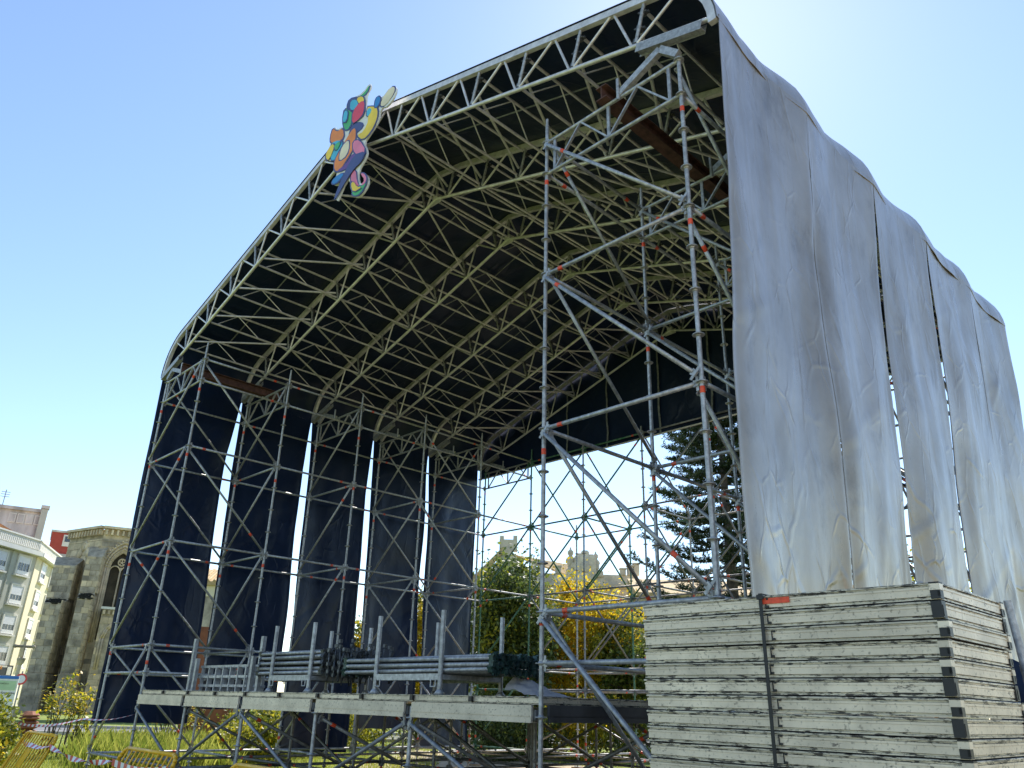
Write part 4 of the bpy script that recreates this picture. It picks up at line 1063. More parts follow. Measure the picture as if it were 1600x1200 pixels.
    # buttresses with sloped heads: fl, fr = front corners, br, bl = back corners
    def buttress(fl, fr, br, bl_, h1, h2, zp, mfront):
        o = prism('buttress', mx, [fl, fr, br, bl_], 0, h1, 'mortar', t, [h1 - 0.9, h1 - 0.9, h1 + 0.3, h1 + 0.3])
        ashlar(mx, fl, fr, zp + 0.05, h1 - 1.0, o, mfront, 0.52, 0.62, None, rnd, m2='stone', p2=0.2)  # darker stone puts shade into the colour of the front
        ashlar(mx, fr, br, zp + 0.05, h1 - 0.6, o, 'stone', 0.55, 0.8, None, rnd)  # lighter stone puts sunlight into the colour of the flank
        def out(p, k):
            c = (Vector(fl) + Vector(fr) + Vector(br) + Vector(bl_)) / 4; v = Vector(p) - c; return tuple(Vector(p) + v.normalized() * k)
        pl = [out(p, 0.2) for p in (fl, fr, br, bl_)]
        prism('plinth', mx, pl, 0, zp, 'mortar', o); ashlar(mx, pl[0], pl[1], 0.1, zp, o, mfront, 0.6, 0.9, None, rnd); ashlar(mx, pl[1], pl[2], 0.1, zp, o, 'stone', 0.6, 0.9, None, rnd)
        f2l, f2r = tuple(Vector(fl).lerp(Vector(bl_), 0.4)), tuple(Vector(fr).lerp(Vector(br), 0.4))
        prism('upper_stage', mx, [f2l, f2r, br, bl_], h1 - 0.5, h2, 'mortar', o, [h2 - 1.1, h2 - 1.1, h2, h2])
        ashlar(mx, f2l, f2r, h1 - 0.3, h2 - 1.1, o, mfront, 0.5, 0.6, None, rnd, m2='stone', p2=0.4); ashlar(mx, f2r, br, h1 - 0.3, h2 - 1.0, o, 'stone', 0.5, 0.7, None, rnd)
        bm = bmesh.new()
        for k in range(70):
            q = rnd.random() * 0.45; a = Vector(fl).lerp(Vector(fr), rnd.random()); b2 = Vector(bl_).lerp(Vector(br), rnd.random()); pp = a.lerp(b2, q * 0.8)
            bm_box(bm, L(mx, (pp.x, pp.y - 0.04, h1 - 0.93 + 1.1 * q)), (rnd.uniform(0.1, 0.3), rnd.uniform(0.1, 0.3), rnd.uniform(0.05, 0.16)), Matrix.Rotation(rnd.random() * 3, 3, 'Z'))
        m_ = link('moss_patch', mesh_from_bm(bm, 'moss_patch', 'moss'), Matrix(), o); m_['kind'] = 'stuff'
        return o
    buttress((-3.75, -1.2), (-2.45, -1.6), (-1.5, 2.4), (-3.9, 3.6), 9.5, 13.1, 3.0, 'stone_dark')
    buttress((-1.35, -2.0), (-0.30, -2.0), (0.15, 0.0), (-1.35, 0.8), 10.0, 13.9, 3.0, 'stone_dark')
    buttress((3.0, -2.0), (4.0, -2.0), (4.2, 0.3), (3.0, 0.0), 10.0, 13.9, 3.0, 'stone_dark')
    ch = prism('chapel', mx, [(0.75, -1.2), (3.0, -1.2), (3.0, 0.0), (0.75, 0.0)], 0, 8.4, 'mortar', t)
    ashlar(mx, (0.75, -1.2), (3.0, -1.2), 0.1, 7.8, ch, 'stone', 0.5, 0.7, lambda s_, z, hw: abs(s_ - 1.0) < 0.6 + hw and 3.6 < z < 7.4, rnd, m2='stone_dark', p2=0.3)
    lbox('ledge', mx, (1.87, -1.25, 8.5), (2.5, 0.45, 0.2), 'trim', ch)
    for k in range(6): lbox('corbel', mx, (0.92 + 0.38 * k, -1.32, 8.15), (0.18, 0.28, 0.35), 'stone', ch)
    bm = bmesh.new()
    for ex in (0, 0.2):
        pts = [(1.75 - 0.7 + ex, 3.5), (1.75 - 0.7 + ex, 6.0), (1.75 - 0.4 + ex * 0.6, 6.8 - ex * 0.4), (1.75, 7.25 - ex), (1.75 + 0.4 - ex * 0.6, 6.8 - ex * 0.4), (1.75 + 0.7 - ex, 6.0), (1.75 + 0.7 - ex, 3.5)]
        for a, b_ in zip(pts, pts[1:]): bm_cyl(bm, L(mx, (a[0], -1.24, a[1])), L(mx, (b_[0], -1.24, b_[1])), 0.09, 8)
    link('niche_arch', mesh_from_bm(bm, 'niche_arch', 'stone'), Matrix(), ch)
church()
def window(mx, u, w_, z, ww, hh, parent, bars=True, shut=0.5):
    f = lbox('window', mx, (u, w_ - 0.03, z), (ww, 0.06, hh), 'glass', parent)
    for s in (-1, 1): lbox('frame', mx, (u + s * (ww / 2 + 0.09), w_ - 0.05, z), (0.18, 0.16, hh + 0.36), 'trim', f)
    lbox('frame', mx, (u, w_ - 0.05, z + hh / 2 + 0.09), (ww, 0.155, 0.18), 'trim', f)
    lbox('sill', mx, (u, w_ - 0.12, z - hh / 2 - 0.12), (ww + 0.5, 0.36, 0.16), 'trim', f)
    if shut: lbox('shutter', mx, (u, w_ - 0.075, z + hh / 2 - hh * shut / 2), (ww, 0.03, hh * shut), 'shutter', f)
    lbox('mullion', mx, (u, w_ - 0.075, z - hh * shut / 2), (0.07, 0.03, hh * (1 - shut)), 'trim', f)
    lbox('railing', mx, (u, w_ - 0.14, z - hh / 2 + 0.2), (ww, 0.03, 0.36), 'white', f)
    if bars:
        for k in (-1, 1): lbox('glazing_bar', mx, (u + k * ww / 4, w_ - 0.07, z - hh * shut / 2), (0.04, 0.02, hh * (1 - shut)), 'trim', f)
    return f
def apartment():
    mx = frame_at(28, 90, 0.0, 1095)
    t = thing('apartment_building', mx.translation, 'grey green corner apartment block with white roller shutters and cornice', 'building')
    Zt = 14.9
    A, Bc, C = Vector((-7.0, -2.5, 0)), Vector((-1.5, 5.5, 0)), Vector((0.95, 17.0, 0))
    prism('wall', mx, [(-22, -9), A[:2], Bc[:2], C[:2], (0.9, 26), (-22, 26)], 0, Zt, 'plaster', t)
    def face(p, q):
        d = (q - p); l = d.length; d.normalize()
        return mx @ Matrix.Translation(q) @ Matrix((d, Vector((-d.y, d.x, 0)), Vector((0, 0, 1)))).transposed().to_4x4(), l
    m1, l1 = face(A, Bc); m2, l2 = face(Bc, C); m2 = m2 @ Matrix.Translation((-l2, 0, 0)); le = l2
    lbox('facing', m2, (le / 2, -0.03, Zt / 2), (le, 0.06, Zt - 0.02), 'plaster_y', t)  # cream slab puts sunlight into this side's colour over the grey green wall
    for fl in range(5):
        z = 1.95 + 2.84 * fl
        for u in (-1.75, -5.3, -8.6): window(m1, u, 0.0, z, 1.7, 1.75, t, True, 0.5 if (fl + int(u)) % 3 else 0.35)
        for u in (3.6, 8.4): window(m2, u, -0.06, z, 1.9, 1.75, t, True, 0.5)
    for mm_, u0, u1 in ((m1, -9.6, 0.2), (m2, -0.2, le + 0.3)):
        lbox('cornice', mm_, ((u0 + u1) / 2, -0.30, Zt - 0.15), (u1 - u0, 0.75, 0.4), 'trim', t)
        lbox('parapet', mm_, ((u0 + u1) / 2, 0.10, Zt + 0.62), (u1 - u0 - 0.1, 0.3, 1.15), 'plaster', t)
        lbox('coping', mm_, ((u0 + u1) / 2, 0.08, Zt + 1.27), (u1 - u0, 0.5, 0.14), 'trim', t)
        n = int((u1 - u0) / 0.28)
        bm = bmesh.new()
        for k in range(n): bm_box(bm, (u0 + 0.14 + 0.28 * k, -0.09, Zt + 0.62), (0.13, 0.1, 0.62))
        link('balustrade', mesh_from_bm(bm, 'balustrade', 'trim'), mm_, t)
    for u in (-3.5, -7.0): lbox('pilaster', m1, (u, -0.05, Zt / 2), (0.5, 0.12, Zt - 0.8), 'plaster', t)
    # shop sign over the ground floor
    sg = lbox('shop_sign', m1, (-1.6, -0.22, 3.42), (3.8, 0.12, 1.0), 'sign_black', t)
    text('sign_letters', 'INSULAR\nAUTO', 0.46, m1 @ Matrix.Translation((-2.2, -0.30, 3.42)) @ RX, 'sign_orange', sg, 0.01)
    lbox('sign_emblem', m1, (-0.25, -0.30, 3.4), (0.6, 0.03, 0.75), 'trim', sg)
    # roof, behind the parapet
    rf = prism('roof', mx, [(-14, 8), (-2.4, 9.5), (-2.4, 20), (-14, 20)], Zt, Zt + 1, 'tile', t, [Zt + 7.0, Zt + 1.7, Zt + 1.7, Zt + 7.0])
apartment()
def more_buildings():
    mx = frame_at(33, 115, 0.0, 1095)
    t = thing('concrete_building', mx.translation, 'stained grey concrete block with chimney rising behind the apartment roof', 'building')
    lbox('wall', mx, (-7.6, 6, 11.4), (9.4, 10, 22.8), 'concrete', t)
    lbox('roof_slab', mx, (-7.6, 5.9, 23.0), (9.8, 10.6, 0.4), 'concrete', t)
    for k in range(4):
        wn = lbox('window', mx, (-5.9 + 0.95 * k, 0.95, 21.8), (0.8, 0.12, 1.2), 'trim', t); lbox('pane', mx, (-5.9 + 0.95 * k, 0.91, 21.8), (0.6, 0.1, 1.0), 'concrete', wn)
    for k in range(6): lbox('rib', mx, (-11.6 + 1.6 * k, 0.94, 10), (0.22, 0.12, 20), 'concrete', t)
    lbox('chimney', mx, (-2.55, 0.6, 11.6), (0.75, 0.9, 23.2), 'plaster', t)
    lbox('chimney_cap', mx, (-2.55, 0.6, 23.45), (0.95, 1.1, 0.4), 'concrete', t)
    an = tube('antenna', L(mx, (-7.4, 3, 23.2)), L(mx, (-7.4, 3, 25.6)), 0.06, 'antenna', t, 6)
    for k in range(3): tube('antenna_arm', L(mx, (-7.9, 3, 24.7 + 0.3 * k)), L(mx, (-6.9, 3, 24.7 + 0.3 * k)), 0.04, 'antenna', an, 6)
    t = thing('red_building', L(mx, (0, 4, 0)), 'dark red rooftop storey with a white window beside the church', 'building')
    lbox('wall', mx, (0.2, 8, 9.2), (5.2, 8, 18.4), 'concrete', t)
    lbox('upper_wall', mx, (0.15, 8.0, 19.8), (2.6, 7, 2.8), 'redwall', t)
    wn = lbox('window', mx, (0.75, 4.44, 20.2), (1.0, 0.16, 1.5), 'trim', t); lbox('pane', mx, (0.75, 4.34, 20.4), (0.6, 0.08, 0.7), 'glass', wn)
    lbox('roof_slab', mx, (0.15, 8.0, 21.32), (2.9, 7.4, 0.25), 'concrete', t)
    mx = frame_at(275, 60, -0.15, 1092)
    t = thing('tiled_house', mx.translation, 'plain stone house with ochre tiled roof glimpsed between the curtains', 'house')
    lbox('wall', mx, (0.6, 4, 4.1), (7.2, 8, 8.2), 'stone_dark', t)
    lbox('upper_wall', mx, (0.6, 3.95, 8.5), (7.25, 8.05, 0.9), 'plaster_y', t)
    rf = prism('roof', mx, [(-3.6, -0.4), (4.8, -0.4), (4.8, 5), (-3.6, 5)], 8.8, 9.0, 'tile_y', t, [9.05, 9.05, 10.6, 10.6])
    for k in range(20):
        a, b_ = L(mx, (-3.4 + 0.42 * k, -0.45, 9.07)), L(mx, (-3.4 + 0.42 * k, 4.95, 10.6)); tube('tile_course', a, b_, 0.11, 'tile_y', rf, 6)
more_buildings()
def palace():
    rnd = random.Random(5)
    mx0 = frame_at(815, 64, 0.0, 1104); Zp = 10.6
    mx = mx0 @ Matrix.Translation((-0.32, 0, Zp)) @ Matrix.Diagonal((0.73, 0.73, 0.62, 1)) @ Matrix.Translation((0, 0, -Zp))
    mg = mx @ Matrix.Translation((-1.4, 0, 0))
    t = thing('stone_palace', mx.translation, 'ornate pale stone palace with gabled tiled roof and crested parapet behind the trees', 'building')
    Zp = 10.6
    lbox('wall', mx, (4.5, 5, (Zp - 6.6) / 2), (17, 9, Zp + 6.6), 'pale_stone', t)
    ashlar(mx, (1.2, 0.5), (12.8, 0.5), 5.5, Zp, t, 'pale_stone', 0.6, 1.2, None, rnd, 0.06)
    lbox('cornice', mx, (6.8, 0.25, Zp + 0.12), (12.4, 0.8, 0.35), 'pale_stone', t)
    lbox('parapet', mx, (6.8, 0.7, Zp + 0.9), (12.0, 0.5, 1.3), 'pale_stone', t)
    # windows and pilasters of the upper floor
    for u in (2.6, 5.0, 9.6, 11.6):
        wn = lbox('window', mx, (u, 0.4, 7.4), (1.0, 0.2, 2.2), 'void', t); lbox('frame', mx, (u, 0.36, 8.65), (1.5, 0.3, 0.3), 'pale_stone', wn)
    for u in (1.4, 3.8, 6.2, 8.4, 10.6, 12.6):
        p = lbox('pilaster', mx, (u, 0.35, 6.8), (0.55, 0.5, 7.6), 'pale_stone', t)
    # merlon blocks
    for u, h in ((1.5, 1.4), (2.2, 1.1), (4.2, 0.9), (12.2, 1.2), (12.9, 1.5), (11.4, 0.8)):
        m_ = lbox('merlon', mx, (u, 0.6, Zp + 1.5 + h / 2), (0.62, 0.75, h), 'pale_stone', t, 0.08); lbox('merlon_cap', mx, (u, 0.6, Zp + 1.55 + h), (0.8, 0.9, 0.16), 'pale_stone', m_)
    # central crest
    cr = lbox('crest', mx, (7.2, 0.45, Zp + 2.2), (2.4, 0.9, 3.4), 'pale_stone', t, 0.06)
    for u, z, s in ((6.5, 3.9, 0.6), (7.2, 4.1, 0.9), (7.9, 3.8, 0.6), (6.0, 2.6, 0.7), (8.4, 2.5, 0.7), (5.7, 1.6, 0.8), (8.8, 1.6, 0.8)): lbox('crest_scroll', mx, (u, 0.4, Zp + z), (s, 0.7, s * 1.1), 'pale_stone', cr, 0.2)
    bm = bmesh.new(); bmesh.ops.create_uvsphere(bm, u_segments=12, v_segments=8, radius=0.55, matrix=mx @ Matrix.Translation((7.2, 0.0, Zp + 2.4)) @ Matrix.Diagonal((1, 0.5, 1.4, 1)))
    link('shield', mesh_from_bm(bm, 'shield', 'pale_stone', True), Matrix(), cr)
    for u, h in ((5.6, 2.2), (8.4, 1.9)):
        prof = [(0.55, 0), (0.55, 0.5), (0.32, 0.7), (0.32, 1.0), (0.6, 1.5), (0.5, 1.8), (0.2, 2.1), (0.34, 2.3), (0.34, 2.6), (0.14, 2.8), (0.05, 3.1)]
        bm = bmesh.new(); base = mx @ Vector((u, 0.6, Zp + 1.5)); k_ = h / 3.1; rs = []
        for r_, z in prof: rs.append([bm.verts.new(base + Vector((r_ * k_ * math.cos(R(36 * j)), r_ * k_ * math.sin(R(36 * j)), z * k_))) for j in range(10)])
        for a, b_ in zip(rs, rs[1:]):
            for j in range(10): bm.faces.new((a[j], a[(j + 1) % 10], b_[(j + 1) % 10], b_[j]))
        link('finial', mesh_from_bm(bm, 'finial', 'pale_stone', True), Matrix(), t)
    # gable end
    gz = 15.0
    gb = poly_mesh('gable', [L(mg, p) for p in [(-3.4, 0.2, Zp - 1.0), (3.2, 0.2, Zp - 0.2), (-0.35, 0.2, gz), (-3.4, 0.7, Zp - 1.0), (3.2, 0.7, Zp - 0.2), (-0.35, 0.7, gz)]], [(0, 1, 2), (5, 4, 3), (0, 3, 4, 1), (1, 4, 5, 2), (2, 5, 3, 0)], 'plaster', t)
    bar('raking_coping', L(mg, (-0.4, 0.2, gz + 0.15)), L(mg, (3.5, 0.2, Zp - 0.2)), 0.7, 0.5, 'pale_stone', t); bar('raking_coping', L(mg, (-0.4, 0.2, gz + 0.15)), L(mg, (-3.2, 0.2, Zp + 1.1)), 0.6, 0.35, 'tile_y', t)
    st = lbox('chimney_block', mg, (0.0, 0.4, gz + 0.6), (2.0, 0.8, 1.5), 'pale_stone', t); lbox('horn', mg, (-0.75, 0.4, gz + 1.55), (0.45, 0.8, 0.5), 'pale_stone', st); lbox('horn', mg, (0.75, 0.4, gz + 1.55), (0.45, 0.8, 0.6), 'pale_stone', st)
    wn = lbox('window', mg, (-0.5, 0.1, 12.6), (0.75, 0.3, 1.2), 'void', t); lbox('frame', mg, (-0.95, 0.08, 12.6), (0.2, 0.3, 1.4), 'trim', wn); lbox('frame', mg, (-0.05, 0.08, 12.6), (0.2, 0.3, 1.4), 'trim', wn)
    # roofs
    def roof(name, pts, m_):
        o = poly_mesh(name, [L(mx, p) for p in pts], [(0, 1, 2, 3)], m_, t)
        return o
    r1 = roof('roof', [(-1.0, 0.9, 14.6), (8.6, 3.0, 11.0), (8.0, 5.4, 13.9), (-1.6, 5.0, 15.0)], 'tile_y')
    for k in range(14):
        f = k / 13; a = Vector((-1.0, 0.88, 14.63)).lerp(Vector((-1.6, 5.0, 15.03)), f); b_ = Vector((8.6, 2.98, 11.03)).lerp(Vector((8.0, 5.4, 13.93)), f); tube('tile_course', L(mx, a), L(mx, b_), 0.09, 'tile_y', r1, 6)
    r2 = roof('lower_roof', [(-9.5, -0.2, 8.7), (-2.6, -0.5, 9.0), (-1.6, 0.15, 11.6), (-9.5, 1.8, 12.2)], 'tile_y')
    for k in range(16):
        f = k / 15; a = Vector((-9.5, -0.2, 8.73)).lerp(Vector((-2.6, -0.5, 9.03)), f); b_ = Vector((-9.5, 1.8, 12.23)).lerp(Vector((-1.6, 0.15, 11.63)), f); tube('tile_course', L(mx, a), L(mx, b_), 0.09, 'tile_y', r2, 6)
    roof('lean_to_roof', [(-4.3, -0.9, 9.6), (-0.2, -0.5, 9.3), (-1.2, 0.1, 11.6), (-3.8, 0.1, 12.6)], 'tile_r')
    lbox('side_wall', mx, (-5.5, 4.5, 1.2), (8, 8, 15.2), 'plaster', t)
    # long low wing to the right
    mw_ = frame_at(1120, 60, 0.25, 1112)
    w_ = thing('low_wing', mw_.translation, 'long low stone wing with ochre tiled roof behind the conifer', 'building')
    lbox('wall', mw_, (5.0, 4, 4.6), (20, 7, 9.2), 'pale_stone', w_); ashlar(mw_, (-5, 0.5), (4, 0.5), 6.0, 9.2, w_, 'pale_stone', 0.6, 1.1, None, rnd, 0.05)
    prism('roof', mw_, [(-5.3, 0.0), (14.4, 0.0), (14.4, 4), (-5.3, 4)], 9.2, 9.4, 'tile_y', w_, [9.45, 9.45, 11.0, 11.0])
palace()
# ------------------------------------------------------------------ vegetation
def leaf_mat(name, c, c2, trans=0.35):
    m, t, b = new_mat(name)
    g = t.nodes.new('ShaderNodeNewGeometry'); r = t.nodes.new('ShaderNodeValToRGB'); r.color_ramp.elements[0].color = (*c, 1); r.color_ramp.elements[1].color = (*c2, 1)
    t.links.new(g.outputs['Random Per Island'], r.inputs['Fac'])
    t.links.new(r.outputs[0], b.inputs['Base Color']); b.inputs['Roughness'].default_value = 0.45
    tr = t.nodes.new('ShaderNodeBsdfTranslucent'); t.links.new(r.outputs[0], tr.inputs['Color'])
    mx = t.nodes.new('ShaderNodeMixShader'); mx.inputs[0].default_value = trans
    out = t.nodes['Material Output']; t.links.new(b.outputs[0], mx.inputs[1]); t.links.new(tr.outputs[0], mx.inputs[2]); t.links.new(mx.outputs[0], out.inputs[0])
    return m
M['leaf_dark'] = leaf_mat('dark glossy leaf', (0.028, 0.055, 0.014), (0.17, 0.22, 0.06), 0.5)
M['leaf_mid'] = leaf_mat('mid green leaf', (0.06, 0.10, 0.014), (0.22, 0.25, 0.04), 0.5)
M['leaf_yellow'] = leaf_mat('yellow blossom', (0.50, 0.34, 0.012), (0.85, 0.62, 0.03), 0.55)
M['leaf_lime'] = leaf_mat('yellow green leaf', (0.20, 0.22, 0.018), (0.52, 0.46, 0.04), 0.55)
M['needle'] = leaf_mat('conifer needle', (0.014, 0.034, 0.016), (0.065, 0.10, 0.035), 0.25)
M['grass_blade'] = leaf_mat('grass blade', (0.13, 0.19, 0.02), (0.46, 0.46, 0.09), 0.55)
M['bark'] = mat('bark', (0.10, 0.08, 0.06), 0.95, 0, 0.4, 6, bump=0.02)
def foliage(name, pos, rad, n, size, mats, weights, parent, rnd, clumps=40, spread=0.22, elong=1.8, flat=0.0):
    vs, fs, mi = [], [], []
    cs = []
    for k in range(clumps):
        while True:
            p = Vector((rnd.uniform(-1, 1), rnd.uniform(-1, 1), rnd.uniform(-1, 1)))
            if 0.25 < p.length < 1: break
        cs.append((p * rnd.uniform(0.75, 1.12), rnd.uniform(0.4, 1.3), rnd.choices(range(len(mats)), weights)[0]))
    for k in range(n):
        c, s, mt = cs[rnd.randrange(clumps)]
        q = Vector((rnd.gauss(0, 1), rnd.gauss(0, 1), rnd.gauss(0, 1))) * (spread * s)
        p = c + q
        if p.length > 1.4: p *= rnd.uniform(0.9, 1.3) / p.length
        P = Vector(pos) + Vector((p.x * rad[0], p.y * rad[1], p.z * rad[2])); P.z = abs(P.z)
        a = Vector((rnd.gauss(0, 1), rnd.gauss(0, 1), rnd.gauss(0, 1) * (1 - flat))).normalized(); b_ = a.cross(Vector((rnd.gauss(0, 1), rnd.gauss(0, 1), rnd.gauss(0, 1)))).normalized()
        l = size * rnd.uniform(0.5, 1.5); i = len(vs)
        vs += [P - a * l * elong / 2, P + b_ * l / 2, P + a * l * elong / 2, P - b_ * l / 2]; fs.append((i, i + 1, i + 2, i + 3))
        mi.append(mt if rnd.random() < 0.8 else rnd.choices(range(len(mats)), weights)[0])
    o = poly_mesh(name, vs, fs, mats, parent, mi)
    return o
def limbs(name, base, top, r0, parent, rnd, n=7, spread=1.5):
    bm = bmesh.new(); base = Vector(base); top = Vector(top); pts = [base]
    for k in range(1, 6): f = k / 5; pts.append(base.lerp(top, f) + Vector((rnd.gauss(0, 0.06), rnd.gauss(0, 0.06), 0)) * (top - base).length * 0.2)
    for k in range(5): bm_cyl(bm, pts[k], pts[k + 1], r0 * (1 - 0.17 * k), 8, r0 * (1 - 0.17 * (k + 1)))
    for k in range(n):
        f = rnd.uniform(0.35, 0.95); a = base.lerp(top, f); d = Vector((rnd.gauss(0, 1), rnd.gauss(0, 1), rnd.uniform(0.3, 1.2))).normalized() * spread * rnd.uniform(0.5, 1)
        bm_cyl(bm, a, a + d, r0 * 0.35, 6, r0 * 0.1)
    return link(name, mesh_from_bm(bm, name, 'bark'), Matrix(), parent)
def tree(name, x, dist, hgt, rad, mats, weights, n, size, label, cat, group=None, seed=1, trunk=True, low=0.15, clumps=50, y=1095, spread=0.2):
    rnd = random.Random(seed); p, d = ground_px(x, dist, y)
    t = thing(name, p, label, cat, group)
    zc = hgt * (0.5 + low / 2); rz = hgt * (0.5 - low / 2)
    foliage('crown', (p.x, p.y, zc), (rad, rad, rz), n, size, mats, weights, t, rnd, clumps, spread)
    if trunk: limbs('trunk', p, (p.x, p.y, hgt * 0.75), 0.035 * hgt ** 0.8, t, rnd, 9, rad * 0.8)
    return t
tree('camellia_tree', 790, 30, 6.6, 1.75, ['leaf_dark', 'leaf_mid', 'leaf_lime'], [6, 3, 1], 26000, 0.085, 'dark glossy evergreen tree behind the stage by the palace gable', 'tree', seed=11, y=1105, clumps=70)
tree('camellia_tree', 846, 33, 3.9, 1.2, ['leaf_dark', 'leaf_mid', 'leaf_lime'], [5, 3, 2], 14000, 0.085, 'dark green shrubby tree between the evergreen and the yellow flowering tree', 'tree', seed=12, y=1105)
tree('mimosa_tree', 912, 32, 6.3, 2.1, ['leaf_yellow', 'leaf_lime', 'leaf_mid'], [6, 3, 1], 26000, 0.075, 'bright yellow flowering tree behind the rear scaffold', 'tree', seed=13, y=1106, clumps=60)
tree('camellia_tree', 985, 31, 5.0, 1.5, ['leaf_dark', 'leaf_mid', 'leaf_lime'], [4, 4, 2], 14000, 0.085, 'round green tree behind the stage, next to the yellow flowering tree', 'tree', seed=14, y=1108)
tree('camellia_tree', 1090, 34, 4.6, 1.9, ['leaf_dark', 'leaf_mid'], [5, 3], 12000, 0.09, 'low dark green tree in front of the tall conifer', 'tree', seed=24, y=1110)
tree('mimosa_tree', 655, 34, 5.6, 1.0, ['leaf_yellow', 'leaf_lime', 'leaf_mid'], [7, 2, 1], 9000, 0.08, 'slim yellow flowering tree glimpsed between the church side curtains', 'tree', seed=15, y=1100)
tree('mimosa_tree', 545, 36, 5.0, 0.9, ['leaf_yellow', 'leaf_lime', 'leaf_mid'], [5, 3, 3], 6000, 0.08, 'narrow yellow tree mostly hidden by the church side curtains', 'tree', seed=16, y=1098)
tree('bare_tree', 1478, 30, 7.0, 1.6, ['leaf_lime', 'leaf_mid', 'leaf_dark'], [4, 3, 2], 7000, 0.08, 'yellow green tree seen through the gap in the silver curtain', 'tree', seed=17, y=1120)
for k, (x, dist, h, r, m_, wt, lab) in enumerate((
    (560, 33, 1.5, 1.4, ['leaf_lime', 'leaf_mid'], [3, 2], 'low yellow green hedge bush under the stage behind the black curtain foot'),
    (770, 27, 1.55, 1.3, ['leaf_dark', 'leaf_mid'], [5, 2], 'dark green clipped bush seen under the stage by the tree trunk'),
    (825, 28, 1.7, 1.4, ['leaf_dark', 'leaf_mid'], [5, 3], 'dark green bush seen under the stage beside the corner pole'),
    (900, 29, 2.0, 1.7, ['leaf_yellow', 'leaf_lime', 'leaf_dark'], [4, 3, 1], 'yellow flowering bush under the stage side beam'),
    (960, 29, 1.8, 1.4, ['leaf_lime', 'leaf_dark', 'leaf_mid'], [3, 3, 2], 'mixed green bush under the stage near the ramp'),
    (415, 24, 1.45, 1.25, ['leaf_lime', 'leaf_yellow', 'leaf_mid'], [5, 1, 2], 'rounded golden green bush on the lawn beyond the deck legs'),
    (455, 27, 1.5, 1.2, ['leaf_lime', 'leaf_mid'], [4, 2], 'smaller golden bush on the lawn beside the rounded one'),
    (-28, 22, 1.4, 0.75, ['leaf_mid', 'leaf_lime'], [4, 3], 'green bush beside the rusty ribbed bollard'),
    (-45, 18, 1.1, 0.6, ['leaf_lime', 'leaf_yellow'], [4, 1], 'yellow leaved bush at the foot of the ribbed bollard'),
    (690, 35, 1.6, 2.0, ['leaf_lime', 'leaf_mid', 'leaf_dark'], [3, 3, 2], 'long low hedge piece far behind the stage legs'))):
    tree('shrub', x, dist, h, r, m_, wt, 7000, 0.055, lab, 'bush', seed=40 + k, trunk=False, low=0.0, clumps=30, y=1100, spread=0.26)
def sapling(x, dist, h, label, seed):
    rnd = random.Random(seed); p, d = ground_px(x, dist, 1100); t = thing('sapling', p, label, 'plant', 'young leafy plants by the street')
    bm = bmesh.new(); tips = []
    for k in range(11):
        q = p + Vector((rnd.gauss(0, 0.55), rnd.gauss(0, 0.4), h * rnd.uniform(0.5, 1.0))); b0 = p + Vector((rnd.gauss(0, 0.1), rnd.gauss(0, 0.1), 0)); mid = b0.lerp(q, 0.5) + Vector((rnd.gauss(0, 0.08), 0, 0.1))
        bm_cyl(bm, b0, mid, 0.018, 5, 0.013); bm_cyl(bm, mid, q, 0.013, 5, 0.006); tips += [q, mid.lerp(q, 0.5), mid.lerp(q, 0.8)]
    link('stem', mesh_from_bm(bm, 'stem', 'bark'), Matrix(), t)
    vs, fs, mi = [], [], []
    for q in tips:
        for k in range(rnd.randint(10, 20)):
            P = q + Vector((rnd.gauss(0, 0.13), rnd.gauss(0, 0.13), rnd.gauss(0, 0.10))); a = Vector((rnd.gauss(0, 1), rnd.gauss(0, 1), rnd.gauss(0, 0.6))).normalized(); b_ = a.cross(Vector((0, 0, 1)) + a * 0.1).normalized(); l = rnd.uniform(0.09, 0.17); i = len(vs)
            vs += [P, P + a * l * 0.5 + b_ * l * 0.3, P + a * l, P + a * l * 0.5 - b_ * l * 0.3]; fs.append((i, i + 1, i + 2, i + 3)); mi.append(rnd.choice((0, 0, 1, 2)))
    poly_mesh('foliage', vs, fs, ['leaf_lime', 'leaf_mid', 'leaf_yellow'], t, mi)
sapling(88, 27, 2.4, 'leafy young plant in front of the church wall', 71)
sapling(118, 26, 1.7, 'shorter leafy plant beside the church side tower leg', 72)
sapling(262, 27, 1.8, 'thin plant with brown leaves beside the rusty slab', 73)
sapling(300, 28, 2.0, 'taller thin plant in front of the rusty slab', 74)
